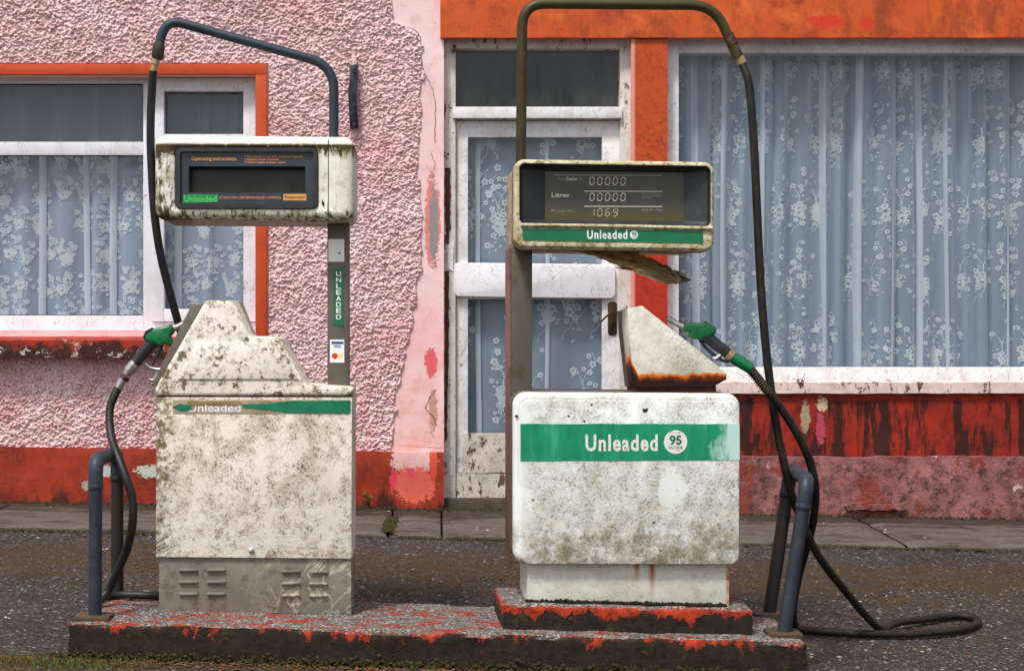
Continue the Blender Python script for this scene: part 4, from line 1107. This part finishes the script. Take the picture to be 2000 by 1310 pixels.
M_SCREEN2 = mat_screen('display face', (74, 74, 68), (98, 96, 86), (96, 88, 52), 7, B.z(432), B.z(380))
bm = BM(); B.box(bm, 1064, 1338, 333, 434, .0545, .0595); scr = obj('display_face', bm, M_SCREEN2, p2, smooth=0)
d = .0538
def dig(txt, y0, y1, m, x=1152.5):
    bm = BM()
    for ch in txt:
        if ch == '.':
            disc(bm, B.x(x-2.5, d), B.z((y0+y1)/2, d), .0014, d, 8); x += 0; continue
        seven(bm, ch, B.x(x, d), B.x(x+8, d), B.z(y1, d), B.z(y0, d), d, .0033, .1); x += 15.2
    obj('digits', bm, m, scr, smooth=0)
dig('000.00', 347, 361, M_SEG); dig('000.00', 378, 392, M_SEG); dig('106.9', 408, 422, M_SEGDIM)
for x0, y, th in ((1142, 373, 1.5), (1142, 402.5, 1.5), (1082, 342, 1)):
    bm = BM(); B.box(bm, x0, 1295, y, y+th, d-.0004, d); obj('rule_line', bm, M_SEG, scr, smooth=0)
printed(B, scr, M_SEG, 'Litres', 1078, 1112, 377, 386, d-.0005, bold=.015); printed(B, scr, M_SEG, 'Sale', 1106, 1128, 346, 353, d-.0005, bold=.015)
printed(B, scr, M_FADETXT, 'This', 1087, 1103, 346.5, 353, d-.0005); printed(B, scr, M_FADETXT, '\u20ac', 1131, 1139, 346, 353, d-.0005)
for i in range(3): printed(B, scr, M_FADETXT, ('ZERO INDICATOR IS', 'AT ZERO BEFORE', 'DELIVERY')[i], 1255, (1294, 1291, 1279)[i], 376.5+i*4.4, 379.8+i*4.4, d-.0005)
printed(B, scr, M_FADETXT, 'Pence per litre', 1078, 1120, 410, 415, d-.0005); printed(B, scr, M_FADETXT, 'PRICE PER LITRE', 1254, 1293, 408, 412, d-.0005)
bm = BM(); tube(bm, [B.v(1016, 440, -.014), B.v(1200, 442, -.014), B.v(1392, 445.5, -.014)], .0065, 8, 3); obj('ledge', bm, M_HEAD2, head2)
bm = BM(); prism(bm, B.pts([(1020, 447), (1374, 451), (1374, 475), (1020, 470)], -.012), -.0125, -.0095); gb = obj('green_band', bm, M_GREENSTK, head2, smooth=0)
bm = BM(); B.text(bm, 'Unleaded', 1146, 1225, 449.5, 467, -.0130, bold=.028, sp=1.18); disc(bm, B.x(1238, -.013), B.z(458.5, -.013), .0142, -.013); obj('lettering', bm, M_WHITETXT, gb, smooth=0)
bm = BM(); B.text(bm, '95', 1234, 1242.5, 453, 460, -.0134, bold=.03); B.text(bm, 'OCTANE', 1233.5, 1243, 461.5, 464, -.0134); obj('lettering', bm, M_GREENSTK, gb, smooth=0)
bm = BM(); prism(bm, B.pts([(1018, 481), (1378, 486), (1378, 478), (1018, 473)], -.012), -.0165, -.0095, .002); obj('trim', bm, M_HEAD2, head2)
bm = BM(); B.box(bm, 1397.5, 1404, 342, 435, .10, .30, .003, .0); obj('side_strip', bm, M_BLACKPL, p2)
bm = BM(); B.box(bm, 1397.5, 1404.5, 435.5, 441, .10, .30, .002, .0); obj('side_strip_end', bm, M_YELLOW, p2)
# skin peeling off under the head
bm = BM(); rows = []
NU, NV = 26, 10
for i in range(NU+1):
    t = i/NU; r = []
    fx, fy = 1108+(1290-1108)*t, 489+(552-489)*t**1.3       # lower (near) edge
    kx, ky = 1235+(1358-1235)*t, 490+(547-490)*t**1.25      # upper (far) edge
    for j in range(NV+1):
        s = j/NV
        px, py = fx+(kx-fx)*s, fy+(ky-fy)*s
        dd = .03+.20*s
        bulge = math.sin(s*math.pi)*(.012-.020*t)
        jx = (random.Random(i*31+j).uniform(-1, 1)*(.005 if (i == NU or j in (0, NV)) else .0003))
        p = B.v(px, py, dd); r.append(bm.verts.new((p.x+jx, p.y, p.z+bulge+jx*.5)))
    rows.append(r)
for a, b in zip(rows, rows[1:]):
    for j in range(NV): bm.faces.new((a[j], b[j], b[j+1], a[j+1]))
bmesh.ops.solidify(bm, geom=list(bm.faces), thickness=.0018)
o = obj('peeled_panel', bm, M_RUSTSHEET, p2); o['label'] = 'rusty underside panel peeling down from the head'
bm = BM(); prism(bm, jag(B.pts([(1200, 522), (1230, 519), (1262, 530), (1228, 528)], .05), .01, .002, 3), .05, .052); obj('peeled_strip', bm, M_RUSTSHEET, o, smooth=0)
# rusted holster
hp = [(1227, 602), (1256, 597), (1423, 729), (1422, 741), (1395, 756), (1246, 757), (1238, 748), (1227, 640)]
bm = BM(); prism(bm, B.pts(hp, .05), .05, .17, .006); hol = obj('nozzle_holster', bm, M_HOL2, p2)
bm = BM(); prism(bm, B.pts([(1224, 606), (1262, 596.5), (1430, 730), (1428, 744), (1400, 757), (1240, 758), (1226, 640)], .05), .172, .25, .004); obj('holster_back', bm, M_PGREY, p2)
bm = BM(); prism(bm, jag(B.pts([(1241, 768), (1402, 768), (1400, 752), (1243, 752)], .06), .02, .002, 8), .06, .22); obj('holster_foot', bm, M_DARKRUST, p2, smooth=0)
# pipe
bm = BM(); path = bendpath([B.v(1021, 330, .2), B.v(1024, 9, .2), B.v(1400, 9, .2), B.v(1448, 112, .2)], [.085, .085], 12)
tube(bm, path, .0185, 16, smooth=False); boom2 = obj('hose_pipe', bm, M_PIPEO, p2, smooth=60)
bm = BM(); tube(bm, [B.v(1428, 66, .2), B.v(1437, 86, .2), B.v(1438, 87, .2), B.v(1448, 108, .2), B.v(1449, 109, .2), B.v(1455, 121, .2)], [.0195, .0205, .0175, .0175, .0155, .0155], 14, smooth=False); obj('fitting', bm, mat_simple('corroded fitting', S(74, 46, 40), .7, dust=S(150, 120, 90), dustamt=.5, sc=40), boom2, smooth=40)
bm = BM(); tube(bm, [B.v(1450, 110, .2), B.v(1456, 123, .2)], .0172, 14, smooth=False); obj('ferrule', bm, M_BRASS, boom2, smooth=40)

# ------------------------------------------------------------------ nozzles
def hosething(label, pts, r, m, loc, ferr=None):
    t = thing('fuel_hose', label, 'hose', loc)
    bm = BM(); tube(bm, pts, r, 14, 7); obj('rubber_tube', bm, m, t, True, smooth=60)
    return t
NY = 5.40
nz1 = thing('fuel_nozzle', 'green fuel nozzle with black grip leaning up into the left pump', 'fuel nozzle', P(300, 690, NY), 0, 'green fuel nozzles')
def q(px, py, d=0.): return P(px, py, NY+d)
def prof(bm, pts, Y, th, bev):
    b = BM(); prism(b, [(P(a, c, Y).x, P(a, c, Y).z) for a, c in pts], Y-th, Y+th, bev, 3); merge(bm, b); return bm
bm = BM(); prof(bm, [(281, 662), (284, 652), (296, 643), (318, 638), (336, 633), (341, 640), (339, 650), (333, 657), (337, 664), (344, 678), (336, 676), (324, 672), (312, 676), (296, 668), (288, 668)], NY, .024, .010); obj('nozzle_body', bm, M_NOZGREEN, nz1, True, smooth=50)
bm = BM(); prof(bm, [(281, 659), (286, 646), (298, 640), (301, 643), (289, 651), (285, 663)], NY, .026, .006); obj('splash_cap', bm, M_GRIP, nz1, True)
bm = BM(); tube(bm, [q(334, 642), q(345, 639), q(347, 638), q(360, 631), q(380, 617)], [.013, .013, .0105, .0105, .010], 12, smooth=False); obj('spout', bm, M_CHROME, nz1, True)
def ribbed(a, b, r0, r1, k, rib):
    ps, rs = [], []
    for i in range(k*2+1):
        t = i/(k*2); ps.append(a.lerp(b, t)); rs.append((r0+(r1-r0)*t)+(rib if i % 2 else 0))
    return ps, rs
bm = BM(); ps, rs = ribbed(q(300, 664), q(262, 712), .022, .0175, 9, .0012); tube(bm, ps, rs, 16, smooth=False); obj('grip', bm, M_GRIP, nz1, True, smooth=60)
bm = BM(); tube(bm, [q(266, 707), q(261, 713), q(260, 714), q(252, 724), q(251, 725), q(247, 731), q(246, 732), q(244, 737)], [.018, .0205, .0205, .0205, .017, .017, .014, .014], 16, smooth=False); obj('swivel', bm, M_CHROME, nz1, True, smooth=40)
bm = BM(); tube(bm, [q(246, 734), q(241, 740)], .0175, 14, smooth=False); obj('swivel_ring', bm, mat_simple('dark red ring', S(84, 48, 46), .5), nz1, True, smooth=40)
bm = BM(); tube(bm, [q(241, 740), q(229, 761)], [.0145, .0155], 14, smooth=False); obj('ferrule', bm, M_CHROME, nz1, True, smooth=40)
bm = BM(); tube(bm, [q(283, 709), q(292, 717), q(305, 721), q(318, 720), q(327, 711), q(335, 694), q(338, 680), q(333, 673)], .0065, 8, 5); tube(bm, [q(305, 720), q(307, 730), q(300, 742), q(292, 741)], .006, 8, 4); obj('trigger_guard', bm, M_CHROME, nz1, True, smooth=60)
bm = BM(); tube(bm, [q(318, 674), q(311, 687), q(303, 702), q(298, 712)], .0045, 8, 4); obj('trigger', bm, M_GRIP, nz1, True, smooth=60)
# one continuous hose per pump: overhead pipe, down, along the ground, up to the nozzle
hp1 = rootmat(p1)@A.v(301, 139, .14)
hosething('grey black hose from the bent blue pipe round the left hoop to the left nozzle',
          [q(231, 757), q(221, 778, -.01), q(214, 805, -.02), q(217, 850, -.06), q(231, 893, -.13), q(246, 933, -.17), q(258, 972, -.18), q(259, 1020, -.18), q(250, 1065, -.16), q(233, 1107, -.13), q(213, 1150, -.10), Vector((-1.205, 5.28, .157)), Vector((-1.225, 5.36, .156)), Vector((-1.17, 5.43, .155)), Vector((-1.05, 5.44, .152)), Vector((-.98, 5.47, .150)), Vector((-.90, 5.57, .19)), P(390, 1040, 5.60), P(382, 950, 5.60), P(380, 850, 5.60), P(377, 780, 5.58), P(370, 715, 5.56), P(355, 655, 5.52), P(334, 580, 5.48), P(314, 500, 5.45), P(302, 420, 5.43), P(296, 330, 5.42), P(294, 260, 5.41), P(296, 190, 5.40), hp1], .0150, M_RUBBER, (-1.2, 5.3, .14))
NY2 = 5.25
nz2 = thing('fuel_nozzle', 'green fuel nozzle with green hose boot resting on the rusty right holster', 'fuel nozzle', P(1380, 680, NY2), 0, 'green fuel nozzles')
def q2(px, py, d=0.): return P(px, py, NY2+d)
bm = BM(); prof(bm, [(1335, 629), (1372, 631), (1378, 628), (1397, 641), (1396, 652), (1376, 660), (1368, 664), (1352, 661), (1344, 655), (1348, 648), (1334, 647)], NY2, .024, .009); obj('nozzle_body', bm, M_NOZGREEN, nz2, True, smooth=50)
bm = BM(); prof(bm, [(1376, 627), (1379, 626), (1399, 640), (1396, 642)], NY2, .022, .003); obj('splash_cap', bm, M_CHROME, nz2, True)
bm = BM(); tube(bm, [q2(1338, 639), q2(1330, 636), q2(1328, 635), q2(1304, 622)], [.013, .013, .0105, .010], 12, smooth=False); obj('spout', bm, M_CHROME, nz2, True)
bm = BM(); ps, rs = ribbed(q2(1377, 655), q2(1424, 692), .021, .0185, 9, .0012); tube(bm, ps, rs, 16, smooth=False); obj('grip', bm, M_GRIP, nz2, True, smooth=60)
bm = BM(); tube(bm, [q2(1421, 689), q2(1429, 696)], .0215, 16, smooth=False); obj('swivel_ring', bm, M_BRASS, nz2, True, smooth=40)
bm = BM(); tube(bm, [q2(1428, 695), q2(1442, 704), q2(1444, 705), q2(1466, 720)], [.021, .021, .022, .019], 16, smooth=False); obj('hose_boot', bm, M_NOZGREEN, nz2, True, smooth=40)
bm = BM(); tube(bm, [q2(1366, 663), q2(1380, 680), q2(1396, 694), q2(1412, 704), q2(1424, 706)], .006, 8, 4); obj('trigger_guard', bm, M_GRIP, nz2, True, smooth=60)
bm = BM(); tube(bm, [q2(1392, 700), q2(1402, 697), q2(1406, 690)], .006, 8, 4); tube(bm, [q2(1396, 702), q2(1408, 693)], .009, 8, smooth=False); obj('trigger', bm, M_CHROME, nz2, True, smooth=60)
# spring guard
bm = BM(); a, b = q2(1462, 717), q2(1502, 768); ax = (b-a).normalized(); u = ax.orthogonal().normalized(); w = ax.cross(u); pts = []
for i in range(120):
    t = i/119; r = .0165-.001*t; pts.append(a.lerp(b, t)+(u*math.cos(i*.68)+w*math.sin(i*.68))*r)
tube(bm, pts, .0028, 6, smooth=False); obj('spring_guard', bm, mat_simple('muddy spring', S(70, 64, 50), .6, .3, dust=S(110, 100, 60), sc=60), nz2, True, smooth=60)
gz = lambda x, y: float(ground_z(np.array(x), np.array(y)))
def G(px, Y, up): x = (px-CX)/F*Y; return Vector((x, Y, gz(x, Y)+up))
hp2 = rootmat(p2)@B.v(1455, 120, .2)
hosething('long black hose from the mossy overhead pipe past the leaning hoop to the right nozzle',
          [q2(1464, 719), q2(1484, 743), q2(1500, 765), q2(1522, 793, .02), q2(1546, 828, .03), q2(1568, 868, .04), q2(1583, 905, .06), q2(1592, 950, .08), q2(1590, 1005, .16), q2(1578, 1060, .24), q2(1562, 1115, .33), q2(1552, 1165, .41), q2(1549, 1198, .45), G(1556, 5.74, .024), G(1590, 5.72, .020), G(1650, 5.70, .020), G(1730, 5.70, .020), G(1820, 5.74, .020), G(1890, 5.84, .020), G(1910, 5.96, .020), G(1870, 6.02, .020), G(1800, 5.94, .022), G(1750, 5.84, .03), P(1722, 1228, 5.74), P(1690, 1200, 5.66), P(1655, 1158, 5.58), P(1620, 1115, 5.50), P(1590, 1070, 5.44), P(1570, 1025, 5.41), P(1549, 975, 5.36), P(1537, 930, 5.33), P(1526, 880, 5.32), P(1514, 820, 5.31), P(1503, 740, 5.31), P(1494, 660, 5.31), P(1486, 560, 5.31), P(1480, 440, 5.31), P(1475, 330, 5.31), P(1469, 230, 5.30), P(1462, 160, 5.30), hp2], .0150, M_RUBBERBROWN, P(1464, 719, NY2))

# ------------------------------------------------------------------ guard hoops
def hoop(label, base_f, top_f, top_r, base_r, r, side):
    t = thing('guard_hoop', label, 'guard rail', base_f, 0, 'pipe hoops guarding the island ends')
    for bpt, tpt, m in ((base_f, top_f, M_GUARD), (base_r, top_r, M_GUARDREAR)):
        bm = BM(); tube(bm, [bpt, tpt], r, 18, smooth=False); obj('leg', bm, m, t, True, smooth=60)
        bm = BM(); d = (tpt-bpt).normalized(); tube(bm, [tpt-d*.06, tpt-d*.055, tpt-d*.04, tpt-d*.036], [r, r*1.14, r*1.14, r], 18, smooth=False); obj('collar', bm, m, t, True, smooth=40)
        bm = BM(); box(bm, bpt.x-.06, bpt.x+.055, bpt.y-.045, bpt.y+.05, bpt.z-.002, bpt.z+.013, .004)
        for v in bm.verts: v.co.z += -.026*(v.co.x-bpt.x)
        pl = obj('base_plate', bm, M_PLATE, t, True)
    up_f, up_r = (top_f-base_f).normalized(), (top_r-base_r).normalized()
    bm = BM(); pth = bendpath([top_f-up_f*.05, top_f+up_f*.045, top_r+up_r*.045, top_r-up_r*.05], [.055, .055], 10)
    tube(bm, pth, [r*1.10 if i < 14 or i > len(pth)-14 else r*1.04 for i in range(len(pth))], 18, smooth=False); obj('cross_pipe', bm, M_GUARD, t, True, smooth=60)
    return t
def onisl(px, Y): x = (px-CX)/F*Y; return Vector((x, Y, .106-.026*x+.002))
bf, brr = onisl(186, 5.075), onisl(229, 5.47)
tf = P(187, 922, 5.075); tr = P(229, 908, 5.47)
hoop('upright dull blue pipe hoop on the left end of the island', bf, tf, tr, brr, .0225, -1)
bf, brr = onisl(1531, 5.10), onisl(1502, 5.46)
hoop('leaning dull blue pipe hoop on the right end of the island', bf, P(1573, 962, 5.10), P(1541, 940, 5.46), brr, .0235, 1)

# ------------------------------------------------------------------ litter, moss, grass and weeds
rng = np.random.default_rng(5)
def scatter(name, n, place, size, m, seed, flat=.5, label=None):
    r = random.Random(seed); vl, fl = [], []
    for _ in range(n):
        p = place(r)
        if p is None: continue
        s = size*r.uniform(.4, 1.3); a = r.random()*6.28; ca, sa = math.cos(a)*s, math.sin(a)*s; k = r.uniform(.5, 1)
        b = len(vl); x, y, z = p
        vl += [(x+ca, y+sa, z), (x-sa*k, y+ca*k, z+s*flat*.3), (x-ca, y-sa, z), (x+sa*k, y-ca*k, z), (x, y, z+s*flat), (x, y, z-s*.3)]
        for i in range(4):
            fl.append((b+i, b+(i+1) % 4, b+4)); fl.append((b+(i+1) % 4, b+i, b+5))
    me = bpy.data.meshes.new(name); me.from_pydata(vl, [], fl); me.materials.append(m)
    o = bpy.data.objects.new(name, me); link(o); o['kind'] = 'stuff'
    if label: o['label'] = label; o['category'] = name
    return o
def on_ground(r):
    x = r.uniform(-2.4, 3.2); y = 4.65+2.6*r.random()
    if abs(x) < 1.25 and 4.99 < y < 5.55: return None
    return (x, y, gz(x, y)+.003)
scatter('gravel', 6500, on_ground, .0062, mat_simple('grey chippings', S(104, 97, 95), .8, var=.5, sc=40), 1, .6, 'grey stone chippings loose on the asphalt')
scatter('leaf_litter', 2600, lambda r: on_ground(r) if r.random() < .5 else (lambda x: (x, 4.99-abs(r.gauss(0, .05)), gz(x, 4.95)+.004))(r.uniform(-1.6, 1.9)), .010, mat_simple('brown litter', S(110, 78, 48), .9, var=.4, sc=9), 2, .25, 'brown scraps of leaf litter lying on the ground')
scatter('pale_litter', 110, lambda r: on_ground(r) if r.random() < .7 else (lambda x: (x, r.uniform(7.35, 8.15), path_z(x, 7.8)+.008))(r.uniform(-2.2, 2.6)), .010, mat_simple('pale litter', S(206, 198, 180), .9, var=.2, sc=9), 4, .2, 'pale dry flakes scattered over asphalt and footpath')
M_MOSS = mat_simple('moss', S(64, 60, 28), .95, var=.5, sc=20); M_DKMOSS = mat_simple('dark moss', S(44, 38, 22), .95, var=.5, sc=20)
def moss_place(r):
    k = r.random()
    if k < .30: x = r.uniform(-3, 3.4); return (x, 7.298-abs(r.gauss(0, .02)), gz(x, 7.28)+.004)
    if k < .55: x = r.uniform(-3, 3.4); return (x, WY-.05-abs(r.gauss(0, .05)), path_z(x, 8.2)+.004)
    if k < .8: x = r.uniform(-1.3, 1.3); return (x, 4.985-abs(r.gauss(0, .012)), gz(x, 4.98)+.004+abs(r.gauss(0, .012)))
    return (-.245+r.gauss(0, .012), r.uniform(7.3, 7.9), path_z(-.245, 7.5)+.002)
scatter('moss', 4200, moss_place, .009, M_MOSS, 6, .8, 'olive moss along the kerb, wall foot and island foot')
def moss2(r):
    x = r.uniform(.305, .99)
    return (x, 5.118+.028*x*0+r.gauss(0, .006), .192-.024*x+.002+abs(r.gauss(0, .003)))
scatter('moss_line', 900, moss2, .0075, M_DKMOSS, 8, .8, 'dark moss line at the foot of the right pump')
# grass tuft by the left end of the island
vl, fl = [], []; r = random.Random(12)
for _ in range(1500):
    k = r.random()
    if k < .75: x, y = -1.22+r.gauss(0, .13), 4.93+r.gauss(0, .05)
    else: x, y = r.uniform(-1.3, 1.2), 4.975-abs(r.gauss(0, .012))
    if -1.26 < x < 1.26 and y > 4.98: continue
    h = r.uniform(.006, .019)*(1 if k < .75 else .7); a = r.random()*6.28; w = .0016; z = gz(x, y)
    dx, dy = math.cos(a)*h*.6, math.sin(a)*h*.6; b = len(vl)
    vl += [(x-w, y, z), (x+w, y, z), (x+dx*.4+w*.7, y+dy*.4, z+h*.6), (x+dx*.4-w*.7, y+dy*.4, z+h*.6), (x+dx, y+dy, z+h)]
    fl += [(b, b+1, b+2, b+3), (b+3, b+2, b+4)]
me = bpy.data.meshes.new('grass'); me.from_pydata(vl, [], fl); me.materials.append(mat_simple('grass', S(88, 90, 42), .8, var=.5, sc=30))
tag(link(bpy.data.objects.new('grass', me)), 'short mossy grass at the left foot of the island', 'grass', kind='stuff')
def weed(label, p, n, h, col, seed):
    r = random.Random(seed); t = thing('weed', label, 'weed', p)
    bm = BM(); bl = BM()
    for i in range(n):
        a = r.random()*6.28; e = Vector((math.cos(a)*h*.5, -abs(math.sin(a))*h*.4, h*r.uniform(.5, 1)))
        pts = [Vector((0, 0, 0)), e*.5+Vector((0, 0, h*.15)), e]; tube(bm, pts, .0015, 5, 4)
        for k in range(4):
            c = e*(.4+.2*k); b2 = r.random()*6.28; d = Vector((math.cos(b2), math.sin(b2)*.6, r.uniform(-.2, .6)))*h*.28; s = d.orthogonal().normalized()*h*.08
            bl.faces.new([bl.verts.new(q_) for q_ in (c, c+d*.5+s, c+d, c+d*.5-s)])
    obj('stem', bm, mat_simple('weed stem', S(100, 80, 44), .8), t); obj('foliage', bl, mat_simple('weed leaf', S(*col), .7, var=.4, sc=40), t, smooth=0)
weed('small brown weed growing on the pink sill of the shop window', P(1562, 752, WY-.04), 4, .06, (128, 96, 52), 2)
weed('tiny green weed at the foot of the red plinth between the pumps', P(722, 980, WY-.06), 5, .07, (84, 104, 44), 4)
